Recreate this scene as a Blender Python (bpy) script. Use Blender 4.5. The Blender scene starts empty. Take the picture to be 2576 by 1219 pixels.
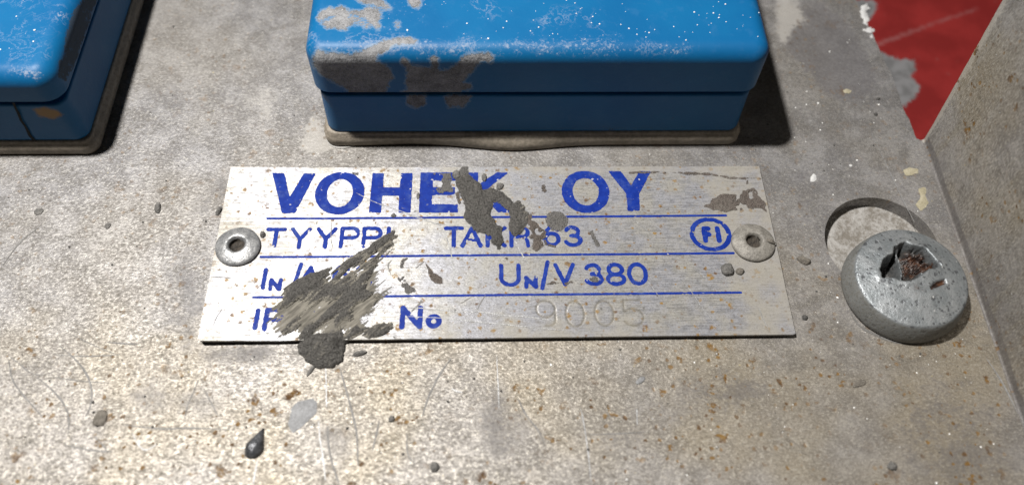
import bpy, bmesh, math, random
import numpy as np
from mathutils import Matrix, Vector

# ------------------------------------------------------------------ camera (1 unit = 1 cm)
SC = bpy.context.scene
SC.unit_settings.system = 'METRIC'
SC.unit_settings.scale_length = 0.01
CAM_C = np.array([-0.16587014460725394, -5.895597554312649, 9.98279476295243])
CAM_R = np.array([[0.9995140401639286, -0.021726790625001182, 0.02235240667842675],
                  [-0.007168589142146925, -0.8580627633494089, -0.5134947959647564],
                  [0.030336361760954618, 0.5130850228980701, -0.8578015297449606]])
FPX, CX, CY = 2044.4, 1288.0, 609.5            # focal length and centre for a 2576 px wide frame
cam_d = bpy.data.cameras.new('camera')
cam = bpy.data.objects.new('camera', cam_d)
SC.collection.objects.link(cam)
SC.camera = cam
m = Matrix([[CAM_R[0][i], -CAM_R[1][i], -CAM_R[2][i], CAM_C[i]] for i in range(3)] + [[0, 0, 0, 1]])
cam.matrix_world = m
cam_d.sensor_width = 36.0
cam_d.lens = FPX / 2576 * 36.0
cam_d.clip_start = 0.1
cam_d.clip_end = 500.0
cam_d.dof.use_dof = True
cam_d.dof.focus_distance = 11.75
cam_d.dof.aperture_fstop = cam_d.lens * 1e-3 / (2 * 0.10)

# ------------------------------------------------------------------ light: one work lamp, weak room light
W = bpy.data.worlds.new("World")
SC.world = W
W.use_nodes = True
W.node_tree.nodes['Background'].inputs[0].default_value = (1.0, 0.93, 0.86, 1)
W.node_tree.nodes['Background'].inputs[1].default_value = 0.02
def area_lamp(name, loc, target, size, power, col):
    d = bpy.data.lights.new(name, 'AREA')
    d.shape = 'DISK'; d.size = size; d.energy = power; d.color = col
    o = bpy.data.objects.new(name, d)
    SC.collection.objects.link(o)
    o.location = loc
    o.rotation_euler = (Vector(target) - Vector(loc)).to_track_quat('-Z', 'Y').to_euler()
    return o
area_lamp('work_lamp', (-9.8, 2.8, 29.0), (-1, 0, 0), 1.6, 19500, (1.0, 0.97, 0.93))
SC.view_settings.view_transform = 'Standard'
SC.view_settings.look = 'None'
SC.view_settings.exposure = 0.0
SC.view_settings.gamma = 1.0

random.seed(4)
RNG = np.random.default_rng(7)
ZP = -0.10            # top of the mounting plate; z = 0 is the face of the nameplate

# ------------------------------------------------------------------ numeric helpers
def inv(u, v, z=0.0):
    d = CAM_R.T @ np.array([(u - CX) / FPX, (v - CY) / FPX, 1.0])
    return CAM_C + d * (z - CAM_C[2]) / d[2]
def invs(pts, z=0.0):
    return np.array([inv(a, b, z)[:2] for a, b in pts])
def proj(P):
    X = (np.asarray(P, float) - CAM_C) @ CAM_R.T
    return np.stack([CX + FPX * X[:, 0] / X[:, 2], CY + FPX * X[:, 1] / X[:, 2]], 1)
def zoomed(x0, y0, k, pts):
    return [(x0 + k * a, y0 + k * b) for a, b in pts]
Z1 = lambda p: zoomed(485.6, 383.3, .2411, p)
Z2 = lambda p: zoomed(1022.2, 383.3, .2411, p)
Z3 = lambda p: zoomed(1469.5, 383.3, .2411, p)
Z4 = lambda p: zoomed(485.6, 638.9, .2516, p)
Z5 = lambda p: zoomed(1022.2, 638.9, .20965, p)
ZL = lambda p: zoomed(734.7, 0, .325, p)       # right blue lid
ZB = lambda p: zoomed(0, 0, .3354, p)          # left blue lid
ZS = lambda p: zoomed(1980.6, 415.3, .393, p)  # screw

def _hash(ix, iy, seed):
    h = (ix.astype(np.int64) * 374761393 + iy.astype(np.int64) * 668265263 + seed * 974634777) & 0xffffffff
    h = ((h ^ (h >> 13)) * 1274126177) & 0xffffffff
    h = ((h ^ (h >> 16)) * 2246822519) & 0xffffffff
    return ((h ^ (h >> 15)) & 0xffffff) / float(0xffffff)
def vnoise(x, y, seed=0):
    ix, iy = np.floor(x), np.floor(y)
    fx, fy = x - ix, y - iy
    fx = fx * fx * (3 - 2 * fx); fy = fy * fy * (3 - 2 * fy)
    a, b = _hash(ix, iy, seed), _hash(ix + 1, iy, seed)
    c, d = _hash(ix, iy + 1, seed), _hash(ix + 1, iy + 1, seed)
    return (a + (b - a) * fx) * (1 - fy) + (c + (d - c) * fx) * fy
def fbm(x, y, seed=0, oct=4, gain=.5):
    s, t, amp = 0, 0, 1
    for i in range(oct):
        s = s + amp * vnoise(x * 2 ** i + 17.3 * i, y * 2 ** i + 9.1 * i, seed + i)
        t += amp; amp *= gain
    return s / t                      # 0..1
def seg_d(x, y, a, b):
    ax, ay = a; bx, by = b
    dx, dy = bx - ax, by - ay
    L = dx * dx + dy * dy + 1e-12
    t = np.clip(((x - ax) * dx + (y - ay) * dy) / L, 0, 1)
    return np.hypot(x - ax - t * dx, y - ay - t * dy)
def poly_sdf(x, y, P):
    d = np.full(x.shape, 1e9); ins = np.zeros(x.shape, bool)
    n = len(P)
    for i in range(n):
        a, b = P[i], P[(i + 1) % n]
        d = np.minimum(d, seg_d(x, y, a, b))
        if a[1] != b[1]:
            c = (a[1] > y) != (b[1] > y)
            ins ^= c & (x < (b[0] - a[0]) * (y - a[1]) / (b[1] - a[1]) + a[0])
    return np.where(ins, -d, d)
def line_sdf(x, y, P, w):
    d = np.full(x.shape, 1e9)
    for i in range(len(P) - 1):
        d = np.minimum(d, seg_d(x, y, P[i], P[i + 1]))
    return d - w / 2
def sstep(a, b, t):
    t = np.clip((t - a) / (b - a), 0, 1)
    return t * t * (3 - 2 * t)

# ------------------------------------------------------------------ object helpers
def tag(o, label=None, cat=None, group=None, kind=None):
    if label: o['label'] = label
    if cat: o['category'] = cat
    if group: o['group'] = group
    if kind: o['kind'] = kind
    return o
def empty(name, loc=(0, 0, 0)):
    o = bpy.data.objects.new(name, None)
    o.empty_display_size = .2
    SC.collection.objects.link(o); o.location = loc
    return o
def mesh_obj(name, verts, faces, mat, parent=None, attrs=None, smooth=True, sharp=None):
    me = bpy.data.meshes.new(name)
    me.from_pydata([tuple(map(float, v)) for v in verts], [], faces)
    me.validate()
    if attrs:
        for k, a in attrs.items():
            at = me.attributes.new(k, 'FLOAT', 'POINT')
            at.data.foreach_set('value', np.asarray(a, np.float32))
    bm = bmesh.new(); bm.from_mesh(me)
    bmesh.ops.recalc_face_normals(bm, faces=bm.faces) if sharp is not None else None
    bm.to_mesh(me); bm.free()
    me.materials.append(mat)
    if smooth:
        me.polygons.foreach_set('use_smooth', [True] * len(me.polygons))
        if sharp is not None:
            me.set_sharp_from_angle(angle=math.radians(sharp))
    o = bpy.data.objects.new(name, me)
    SC.collection.objects.link(o)
    if parent: o.parent = parent
    return o

def clip_sheet(xs, ys, f):
    """Faces of the part of a grid where f < 0, cut along f = 0. Returns xy, faces, border edges (ordered)."""
    nx, ny = len(xs), len(ys)
    X, Y = np.meshgrid(xs, ys)
    F = f(X, Y)
    F = np.where(np.abs(F) < 1e-6, 1e-6, F)
    ins = F < 0
    pts, vid, faces, border = [], {}, [], []
    def corner(j, i):
        k = (j, i)
        if k not in vid:
            vid[k] = len(pts); pts.append((xs[i], ys[j]))
        return vid[k]
    def cross(j0, i0, j1, i1):
        k = (j0, i0, j1, i1) if (j0, i0) < (j1, i1) else (j1, i1, j0, i0)
        if k not in vid:
            a, b = F[j0, i0], F[j1, i1]
            t = min(.98, max(.02, a / (a - b)))
            vid[k] = len(pts)
            pts.append((xs[i0] + (xs[i1] - xs[i0]) * t, ys[j0] + (ys[j1] - ys[j0]) * t))
        return vid[k]
    cnt = ins[:-1, :-1].astype(int) + ins[1:, :-1] + ins[:-1, 1:] + ins[1:, 1:]
    for j, i in zip(*np.nonzero(cnt)):
        c = [(j, i), (j, i + 1), (j + 1, i + 1), (j + 1, i)]
        if cnt[j, i] == 4:
            faces.append([corner(*k) for k in c]); continue
        s = [ins[k] for k in c]
        loop = []
        for q in range(4):
            k, n = c[q], c[(q + 1) % 4]
            if s[q]: loop.append((corner(*k), 0))
            if s[q] != s[(q + 1) % 4]:
                loop.append((cross(*k, *n), 1))
        faces.append([v for v, _ in loop])
        for q in range(len(loop)):
            a, b = loop[q], loop[(q + 1) % len(loop)]
            if a[1] and b[1]: border.append((a[0], b[0]))
    return np.array(pts), faces, border

def sheet(name, bounds, step, f, zf, mat, parent=None, wall=0, attrs=None, smooth=True):
    """A relief sheet over (x, y) where f < 0, with height zf(x, y); wall > 0 closes its rim downwards by that depth."""
    if isinstance(step, tuple): xs, ys = step
    else:
        xs = np.arange(bounds[0], bounds[1] + step, step); ys = np.arange(bounds[2], bounds[3] + step, step)
    p, faces, border = clip_sheet(xs, ys, f)
    if len(p) == 0: return None
    z = zf(p[:, 0], p[:, 1]) + np.zeros(len(p))
    V = np.column_stack([p, z])
    at = {k: fn(p[:, 0], p[:, 1]) for k, fn in (attrs or {}).items()}
    if wall:
        n = len(V)
        W2 = V.copy(); W3 = V.copy(); W3[:, 2] -= wall
        use = sorted({v for e in border for v in e}); ix = {v: k for k, v in enumerate(use)}
        V = np.vstack([V, W2[use], W3[use]])
        m1 = n; m2 = n + len(use)
        for a, b in border:
            faces.append([m1 + ix[b], m1 + ix[a], m2 + ix[a], m2 + ix[b]])
        at = {k: np.concatenate([a, a[use], a[use]]) for k, a in at.items()}
    return mesh_obj(name, V, faces, mat, parent, at, smooth)

# ------------------------------------------------------------------ material helpers
class NT:
    def __init__(s, name):
        s.m = bpy.data.materials.new(name); s.m.use_nodes = True
        s.t = s.m.node_tree; s.n = s.t.nodes; s.l = s.t.links
        s.b = s.n['Principled BSDF']; s.flat = False
        s.co = s.n.new('ShaderNodeTexCoord').outputs['Object']
    def put(s, sock, v):
        if hasattr(v, 'is_output') or isinstance(v, bpy.types.NodeSocket): s.l.new(v, sock)
        elif isinstance(v, tuple) and len(v) == 3 and sock.type == 'RGBA': sock.default_value = (*v, 1)
        else: sock.default_value = v
    def map(s, scale=(1, 1, 1), rot=(0, 0, 0), loc=(0, 0, 0)):
        n = s.n.new('ShaderNodeMapping'); s.l.new(s.co, n.inputs['Vector'])
        n.inputs['Scale'].default_value = scale; n.inputs['Rotation'].default_value = rot; n.inputs['Location'].default_value = loc
        return n.outputs[0]
    def along(s, deg, k):
        v = s.map((1, 1, 1), (0, 0, math.radians(-deg)))
        n = s.n.new('ShaderNodeMapping'); s.l.new(v, n.inputs['Vector']); n.inputs['Scale'].default_value = (1, k, 1)
        return n.outputs[0]
    def noise(s, scale, detail=4, rough=.55, vec=None, dist=0):
        n = s.n.new('ShaderNodeTexNoise'); s.l.new(vec or s.co, n.inputs['Vector'])
        n.inputs['Scale'].default_value = scale; n.inputs['Detail'].default_value = detail
        n.inputs['Roughness'].default_value = rough; n.inputs['Distortion'].default_value = dist
        return n.outputs['Fac']
    def voro(s, scale, vec=None, rnd=1.0, feature='F1'):
        n = s.n.new('ShaderNodeTexVoronoi'); n.voronoi_dimensions = '2D' if s.flat else '3D'; s.l.new(vec or s.co, n.inputs['Vector'])
        n.inputs['Scale'].default_value = scale; n.inputs['Randomness'].default_value = rnd; n.feature = feature
        return n.outputs['Distance'], n.outputs.get('Color')
    def math(s, op, a, b=0.0, clamp=False):
        n = s.n.new('ShaderNodeMath'); n.operation = op; n.use_clamp = clamp
        s.put(n.inputs[0], a); s.put(n.inputs[1], b)
        return n.outputs[0]
    def ss(s, v, a, b, lo=0.0, hi=1.0):
        n = s.n.new('ShaderNodeMapRange'); n.interpolation_type = 'SMOOTHSTEP'
        s.put(n.inputs[0], v); s.put(n.inputs[1], a); s.put(n.inputs[2], b); s.put(n.inputs[3], lo); s.put(n.inputs[4], hi)
        return n.outputs[0]
    def lin(s, v, a, b, lo=0.0, hi=1.0):
        n = s.n.new('ShaderNodeMapRange')
        s.put(n.inputs[0], v); s.put(n.inputs[1], a); s.put(n.inputs[2], b); s.put(n.inputs[3], lo); s.put(n.inputs[4], hi)
        return n.outputs[0]
    def mix(s, f, a, b, mode='MIX'):
        n = s.n.new('ShaderNodeMix'); n.data_type = 'RGBA'; n.blend_type = mode
        s.put(n.inputs[0], f); s.put(n.inputs[6], a); s.put(n.inputs[7], b)
        return n.outputs[2]
    def sep(s, c):
        n = s.n.new('ShaderNodeSeparateColor'); s.l.new(c, n.inputs[0]); return n.outputs
    def attr(s, name):
        n = s.n.new('ShaderNodeAttribute'); n.attribute_name = name; return n.outputs['Fac']
    def warp(s, vec, scale, amt):
        n = s.n.new('ShaderNodeTexNoise'); s.l.new(vec, n.inputs['Vector'])
        n.inputs['Scale'].default_value = scale; n.inputs['Detail'].default_value = 3
        a = s.n.new('ShaderNodeVectorMath'); a.operation = 'SUBTRACT'; s.l.new(n.outputs['Color'], a.inputs[0]); a.inputs[1].default_value = (.5, .5, .5)
        b = s.n.new('ShaderNodeVectorMath'); b.operation = 'SCALE'; s.l.new(a.outputs[0], b.inputs[0]); b.inputs['Scale'].default_value = amt
        c = s.n.new('ShaderNodeVectorMath'); c.operation = 'ADD'; s.l.new(vec, c.inputs[0]); s.l.new(b.outputs[0], c.inputs[1])
        return c.outputs[0]
    def spots(s, scale, rmin, rmax, share, vec=None, soft=.3):
        """round-ish spots: one per Voronoi cell for a share of the cells, radius (in cell units) between rmin and rmax"""
        d, col = s.voro(scale, vec)
        c = s.sep(col)
        r = s.lin(c[0], 0, 1, rmin, rmax)
        on = s.math('LESS_THAN', c[1], share)
        r = s.math('MULTIPLY', r, on)
        q = s.math('SUBTRACT', r, d)
        return s.ss(q, 0.0, soft * rmax)
    def bump(s, h, strength, dist, normal=None):
        n = s.n.new('ShaderNodeBump'); n.inputs['Strength'].default_value = strength; n.inputs['Distance'].default_value = dist
        s.l.new(h, n.inputs['Height'])
        if normal: s.l.new(normal, n.inputs['Normal'])
        return n.outputs[0]
    def out(s, **k):
        names = dict(color='Base Color', rough='Roughness', metal='Metallic', normal='Normal', alpha='Alpha', spec='Specular IOR Level',
                     coat='Coat Weight', coat_rough='Coat Roughness', aniso='Anisotropic')
        for q, v in k.items(): s.put(s.b.inputs[names[q]], v)
        return s.m

def zinc_material(name, flange=False):
    t = NT(name); t.flat = True
    if flange:                                   # lay the pattern out in the plane of the flange
        a = t.n.new('ShaderNodeSeparateXYZ'); b = t.n.new('ShaderNodeCombineXYZ'); t.l.new(t.co, a.inputs[0])
        t.l.new(a.outputs[1], b.inputs[0]); t.l.new(a.outputs[2], b.inputs[1]); t.l.new(a.outputs[0], b.inputs[2]); t.co = b.outputs[0]
    n1 = t.noise(.45, 3, .55)
    n2 = t.noise(2.3, 5, .62)
    n3 = t.noise(19, 5, .7, t.map((.75, 1.0, 1)))
    n4 = t.noise(46, 3, .6, t.map((.6, 1.0, 1)) if not flange else t.map((1.3, .35, 1)))
    dark, pale = t.attr('dark'), t.attr('pale')
    n5 = t.noise(70, 2, .5)
    c = t.mix(t.ss(n2, .38, .62), (.172, .169, .177), (.28, .277, .288))
    c = t.mix(t.math('MULTIPLY', t.ss(n1, .40, .62, .15, .8), t.attr('rusty')), c, (.255, .225, .175))
    c = t.mix(t.ss(t.noise(1.3, 6, .68, t.map((1, 1.6, 1), (0, 0, .5)), 1.2), .5, .68, 0, .5), c, (.135, .127, .118))
    if flange:
        sk = t.noise(3.0, 5, .65, t.map((1.6, .22, 1)))
        c = t.mix(t.ss(sk, .5, .7, 0, .6), c, (.215, .20, .17)); c = t.mix(t.ss(sk, .48, .3, 0, .45), c, (.33, .33, .33))
    c = t.mix(t.ss(n3, .36, .5, .38, 0), c, (.08, .07, .055))
    c = t.mix(t.ss(n3, .54, .66, 0, .55), c, (.36, .35, .335))
    c = t.mix(t.ss(n4, .36, .5, .48, 0), c, (.07, .061, .047))
    c = t.mix(t.ss(n4, .54, .66, 0, .55), c, (.46, .445, .41))
    c = t.mix(t.ss(n5, .58, .7, 0, .4), c, (.55, .54, .51))
    brk = t.math('ADD', n2, t.math('MULTIPLY', t.math('SUBTRACT', n3, .5), .8))
    dk = t.ss(t.math('ADD', t.math('MULTIPLY', dark, 1.0), t.math('SUBTRACT', brk, .5)), .3, .62)
    pl = t.ss(t.math('ADD', t.math('MULTIPLY', pale, 1.0), t.math('SUBTRACT', brk, .5)), .3, .62)
    c = t.mix(t.math('MULTIPLY', dk, .68), c, (.078, .074, .078))
    c = t.mix(t.math('MULTIPLY', pl, .62), c, (.36, .345, .32))
    c = t.mix(t.ss(t.attr('rusty'), .4, 1.0, .1, 1.0), c, (1.0, .97, .91), 'MULTIPLY')
    # rust
    wv = t.warp(t.co, 7, .34)
    dens = t.ss(t.noise(.9, 4, .6), .42, .58, .12, 1.0)
    r1 = t.spots(1.2, .02, .13, .6, wv, .35)
    r2 = t.spots(3.2, .04, .21, .6, wv, .35)
    r3 = t.spots(7.5, .08, .27, .5, t.warp(t.co, 20, .06), .35)
    rg = t.ss(t.noise(15, 4, .7), .36, .5)
    rust = t.math('MAXIMUM', t.math('MAXIMUM', t.math('MULTIPLY', r1, rg), t.math('MULTIPLY', r2, t.math('MULTIPLY', rg, .9))), t.math('MULTIPLY', r3, .85))
    rust = t.math('MULTIPLY', rust, t.math('MULTIPLY', dens, t.attr('rusty')))
    rc = t.mix(t.ss(t.noise(8, 3), .35, .65), (.17, .088, .012), (.062, .028, .009))
    c = t.mix(t.math('MULTIPLY', rust, .95), c, rc)
    ds = t.spots(5.5, .03, .12, .10, t.warp(t.co, 14, .06), .5)
    c = t.mix(t.math('MULTIPLY', ds, .8), c, (.03, .028, .026))
    ws = t.spots(5.5, .02, .06, .10, t.warp(t.co, 18, .03), .4)
    c = t.mix(t.math('MULTIPLY', ws, .9), c, (.62, .61, .58))
    ys = t.spots(5.0, .03, .08, .04, t.warp(t.co, 12, .06), .5)
    c = t.mix(t.math('MULTIPLY', ys, .6), c, (.45, .38, .19))
    dirt = t.math('MAXIMUM', t.math('MAXIMUM', rust, ds), t.math('MULTIPLY', dk, .7))
    fl = t.ss(t.math('ADD', t.math('MULTIPLY', n3, .5), t.math('MULTIPLY', n4, .5)), .40, .56, .18, .70 if not flange else .3)
    metal = t.math('MULTIPLY', fl, t.math('SUBTRACT', 1.0, dirt), True)
    metal = t.math('MULTIPLY', metal, t.math('SUBTRACT', 1.0, t.math('MULTIPLY', pl, .6)), True)
    rough = t.ss(n3, .35, .65, .62, .47)
    h = t.math('ADD', t.math('MULTIPLY', n3, .6), t.math('MULTIPLY', n4, .4))
    nb = t.bump(h, .42, .03)
    nb = t.bump(rust, .3, -.012, nb)
    return t.out(color=c, rough=rough, metal=metal, normal=nb, spec=t.math('MULTIPLY', t.math('SUBTRACT', 1.0, rust), .3))
M_ZINC = zinc_material('zinc_sheet')
M_FLANGE = zinc_material('zinc_flange', True)

def nameplate_material():
    t = NT('brushed_aluminium'); t.flat = True
    st = t.noise(30, 3, .6, t.map((.10, 1.6, 1)))
    st2 = t.noise(60, 2, .6, t.map((.16, 1.5, 1)))
    n2 = t.noise(1.6, 5, .6)
    n3 = t.noise(13, 4, .65, t.map((.7, 1, 1)))
    n4 = t.noise(42, 2, .6)
    c = t.mix(t.ss(n2, .4, .64), (.335, .338, .362), (.37, .358, .328))
    c = t.mix(t.ss(st, .36, .5, .30, 0), c, (.20, .197, .195))
    c = t.mix(t.ss(n3, .33, .47, .6, 0), c, (.19, .175, .155))
    c = t.mix(t.ss(n4, .36, .5, .5, 0), c, (.17, .163, .155))
    wv = t.warp(t.co, 10, .15)
    gr = t.ss(t.noise(16, 4, .7), .36, .56)
    r1 = t.math('MULTIPLY', t.spots(3.0, .03, .18, .7, wv, .4), gr)
    r2 = t.math('MULTIPLY', t.spots(7.5, .07, .30, .65, t.warp(t.co, 22, .06), .5), gr)
    rust = t.math('MAXIMUM', r1, r2)
    rc = t.mix(t.ss(t.noise(7, 3), .4, .6), (.21, .115, .014), (.09, .045, .016))
    c = t.mix(t.math('MULTIPLY', rust, .92), c, rc)
    ds = t.spots(5, .03, .12, .12, t.warp(t.co, 16, .06), .5)
    c = t.mix(t.math('MULTIPLY', ds, .75), c, (.05, .046, .042))
    film = t.ss(t.math('ADD', t.attr('film'), t.math('ADD', t.math('MULTIPLY', t.math('SUBTRACT', n3, .5), .7), t.math('MULTIPLY', t.math('SUBTRACT', n2, .5), 1.1))), .24, .62)
    c = t.mix(t.math('MULTIPLY', film, .6), c, (.27, .25, .215))
    gv = t.attr('groove')
    c = t.mix(t.math('MULTIPLY', gv, .55), c, (.17, .15, .11))
    dirt = t.math('MAXIMUM', t.math('MAXIMUM', rust, ds), t.math('MULTIPLY', film, .6))
    base = t.ss(t.math('ADD', t.math('MULTIPLY', n3, .5), t.math('MULTIPLY', st, .5)), .38, .6, .14, .58)
    metal = t.math('MULTIPLY', base, t.math('SUBTRACT', 1.0, dirt), True)
    h = t.math('ADD', t.math('MULTIPLY', st, .6), t.math('ADD', t.math('MULTIPLY', st2, .4), t.math('MULTIPLY', n3, .5)))
    nb = t.bump(h, .5, .012)
    tg = t.n.new('ShaderNodeCombineXYZ'); tg.inputs[1].default_value = 1.0
    t.l.new(tg.outputs[0], t.b.inputs['Tangent'])
    return t.out(color=c, metal=metal, rough=t.ss(st, .3, .7, .50, .40), normal=nb, aniso=.8, spec=.25)
M_PLATE = nameplate_material()

def ink_material():
    t = NT('blue_ink'); t.flat = True
    n = t.noise(9, 5, .65); g = t.noise(40, 3)
    c = t.mix(t.ss(n, .35, .65), (.003, .018, .175), (.006, .028, .225))
    c = t.mix(t.ss(t.noise(5, 5, .7), .5, .72, 0, .6), c, (.05, .085, .24))
    c = t.mix(t.ss(t.noise(14, 4, .7), .62, .70, 0, .7), c, (.17, .17, .19))
    sp = t.spots(7, .04, .13, .2, t.warp(t.co, 20, .05), .4)
    c = t.mix(sp, c, (.36, .36, .38))
    return t.out(color=c, rough=.55, normal=t.bump(g, .25, .006), spec=.12)
M_INK = ink_material()

def mud_material(name, lo, hi, dk, streak=0):
    t = NT(name)
    n = t.noise(9, 5, .7); g = t.noise(38, 3, .65)
    th = t.attr('thick')
    v = t.math('ADD', th, t.math('MULTIPLY', t.math('SUBTRACT', n, .5), .9))
    if streak:
        v = t.math('ADD', v, t.math('MULTIPLY', t.math('SUBTRACT', t.noise(4.5, 5, .7, t.along(43, 5.0)), .5), streak))
    c = t.mix(t.ss(v, .2, .62), lo, hi)
    c = t.mix(t.ss(g, .36, .5, .65, 0), c, dk)
    c = t.mix(t.ss(g, .56, .68, 0, .5), c, (.21, .20, .18))
    sp = t.spots(13, .03, .12, .1, None, .4)
    c = t.mix(t.math('MULTIPLY', sp, .7), c, (.6, .59, .55))
    nb = t.bump(t.math('ADD', n, t.math('ADD', g, t.math('MULTIPLY', t.noise(75, 2), .6))), 1.0, .045)
    a = t.ss(t.math('ADD', t.attr('edge'), t.math('MULTIPLY', t.math('SUBTRACT', t.math('ADD', t.math('MULTIPLY', g, .6), t.math('MULTIPLY', n, .4)), .5), 2.2)), .3, .5)
    return t.out(color=c, rough=.85, normal=nb, spec=.2, alpha=a)
M_MUD = mud_material('dried_mud', (.27, .25, .21), (.108, .103, .096), (.027, .026, .024), 2.4)
M_CLAY = mud_material('brown_residue', (.19, .17, .15), (.15, .127, .112), (.08, .068, .06))
M_GREYMUD = mud_material('grey_residue', (.23, .222, .21), (.17, .163, .155), (.09, .086, .083))

def film_material(name, col, thr):
    """thin smeared film of dried mud: opaque in ragged streaks, bare in between"""
    t = NT(name)
    v = t.along(43, 5.5)
    n = t.noise(3.2, 5, .65, v); g = t.noise(30, 3, .6)
    c = t.mix(t.ss(n, .35, .65), col, tuple(.45 * q for q in col))
    a = t.ss(t.math('ADD', t.attr('thick'), t.math('MULTIPLY', t.math('SUBTRACT', t.math('ADD', t.math('MULTIPLY', n, .75), t.math('MULTIPLY', g, .25)), .5), 2.6)), thr, thr + .22)
    return t.out(color=c, rough=.85, alpha=a, normal=t.bump(n, .6, .02), spec=.2)
M_FILM = film_material('mud_film', (.21, .195, .165), .18)

def blue_material(name, tint=1.0):
    t = NT(name)
    n1 = t.noise(.8, 3); n = t.noise(5, 5, .65); g = t.noise(26, 4, .65); gg = t.noise(60, 3)
    c = t.mix(t.ss(n1, .35, .65), (.003, .092, .238), (.004, .107, .26))
    c = t.mix(t.ss(n, .52, .72, 0, .35), c, (.025, .122, .275))
    rag = t.math('ADD', t.math('MULTIPLY', t.math('SUBTRACT', n, .5), .11), t.math('MULTIPLY', t.math('SUBTRACT', g, .5), .10))
    # grime
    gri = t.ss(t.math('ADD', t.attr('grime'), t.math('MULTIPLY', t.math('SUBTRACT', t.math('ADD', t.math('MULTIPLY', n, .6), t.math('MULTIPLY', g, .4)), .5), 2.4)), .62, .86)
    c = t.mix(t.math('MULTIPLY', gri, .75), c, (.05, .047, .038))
    # chalky powder and lime
    rd = t.math('ABSOLUTE', t.math('SUBTRACT', t.noise(3.2, 6, .68, None, .6), .5))
    vein = t.math('MULTIPLY', t.ss(rd, .022, .0), t.ss(t.math('ADD', t.attr('powder'), t.math('SUBTRACT', t.noise(1.7, 2), .5)), .3, .6))
    pw = t.ss(t.math('ADD', t.attr('powder'), t.math('MULTIPLY', t.math('SUBTRACT', t.math('ADD', t.math('MULTIPLY', g, .6), t.math('MULTIPLY', n, .4)), .5), 3.2)), .68, 1.05)
    pw = t.math('MAXIMUM', pw, t.math('MULTIPLY', vein, .6))
    c = t.mix(t.math('MULTIPLY', pw, .7), c, (.30, .34, .41))
    sp = t.spots(7.5, .03, .09, .2, t.warp(t.co, 14, .05), .4)
    c = t.mix(t.math('MULTIPLY', sp, .6), c, (.33, .38, .45))
    # paint knocked off
    w = t.math('ADD', t.attr('chip'), rag)
    chip = t.ss(w, .012, -.006)
    rim = t.math('MULTIPLY', t.ss(w, .045, .0), t.math('SUBTRACT', 1.0, chip))
    c = t.mix(t.math('MULTIPLY', rim, .6), c, (.24, .30, .36))
    grey = t.mix(t.ss(t.math('ADD', t.math('MULTIPLY', gg, .4), t.math('ADD', t.math('MULTIPLY', g, .2), t.math('MULTIPLY', n, .4))), .36, .64), (.094, .095, .098), (.285, .288, .297))
    c = t.mix(chip, c, grey)
    st = t.ss(t.math('ADD', t.attr('rustmark'), t.math('MULTIPLY', rag, .6)), .02, -.03)
    c = t.mix(t.math('MULTIPLY', st, .85), c, (.30, .16, .02))
    rough = t.mix(t.math('MAXIMUM', chip, t.math('MAXIMUM', gri, pw)), (.44, .44, .44), (.75, .75, .75))
    nb = t.bump(t.math('MULTIPLY', chip, -1.0), .8, .03)
    nb = t.bump(t.math('ADD', t.math('MULTIPLY', g, t.math('ADD', t.math('MULTIPLY', chip, 1.0), .12)), t.math('MULTIPLY', n, .25)), .5, .03, nb)
    return t.out(color=c, rough=rough, normal=nb, spec=.25)
M_BLUE = blue_material('blue_paint')

def plain(name, a, b, rough=.6, scale=8, metal=0.0, bump=.4, dist=.02):
    t = NT(name)
    n = t.noise(scale, 5, .65); g = t.noise(scale * 4, 3, .6)
    c = t.mix(t.ss(t.math('ADD', t.math('MULTIPLY', n, .6), t.math('MULTIPLY', g, .4)), .36, .64), a, b)
    return t.out(color=c, rough=rough, metal=metal, normal=t.bump(t.math('ADD', n, t.math('MULTIPLY', g, .5)), bump, dist))
M_GASKET = plain('rubber_gasket', (.19, .165, .13), (.30, .26, .21), .65, 5)
M_SEAL = plain('pale_sealant', (.29, .28, .265), (.38, .37, .35), .5, 6)
M_LUMP = plain('dark_grit', (.08, .077, .072), (.19, .182, .17), .8, 14, 0, .8, .03)
M_LUMP2 = plain('brown_grit', (.10, .09, .075), (.19, .17, .145), .85, 14, 0, .8, .03)
M_SOLDER = plain('blackened_solder', (.035, .036, .04), (.16, .165, .175), .33, 9, .55, .5, .02)
M_WHITE = plain('white_grain', (.72, .72, .70), (.85, .85, .83), .5, 20)
M_CRUMB = plain('black_crumb', (.03, .03, .028), (.09, .085, .08), .8, 20)
M_FLAKE = plain('cream_flake', (.25, .222, .145), (.34, .31, .225), .7, 9)
M_FLAKEW = plain('white_flake', (.42, .42, .42), (.52, .52, .51), .6, 9)
M_GREYFLAKE = plain('grey_flake', (.15, .152, .155), (.23, .233, .24), .6, 8)
M_SCR_D = plain('scratch_dark', (.115, .11, .104), (.19, .184, .176), .6, 12, .2)  # scratches are flat strips; the dark of tilted grooves is painted in
M_SCR_L = plain('scratch_bright', (.22, .22, .22), (.32, .32, .32), .45, 12, .4)
M_CRACK = plain('crack_dark', (.006, .008, .01), (.015, .018, .02), .9, 12)
M_BACK = plain('pale_backing', (.15, .135, .115), (.31, .30, .285), .75, 4, 0, .7, .04)

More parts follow.
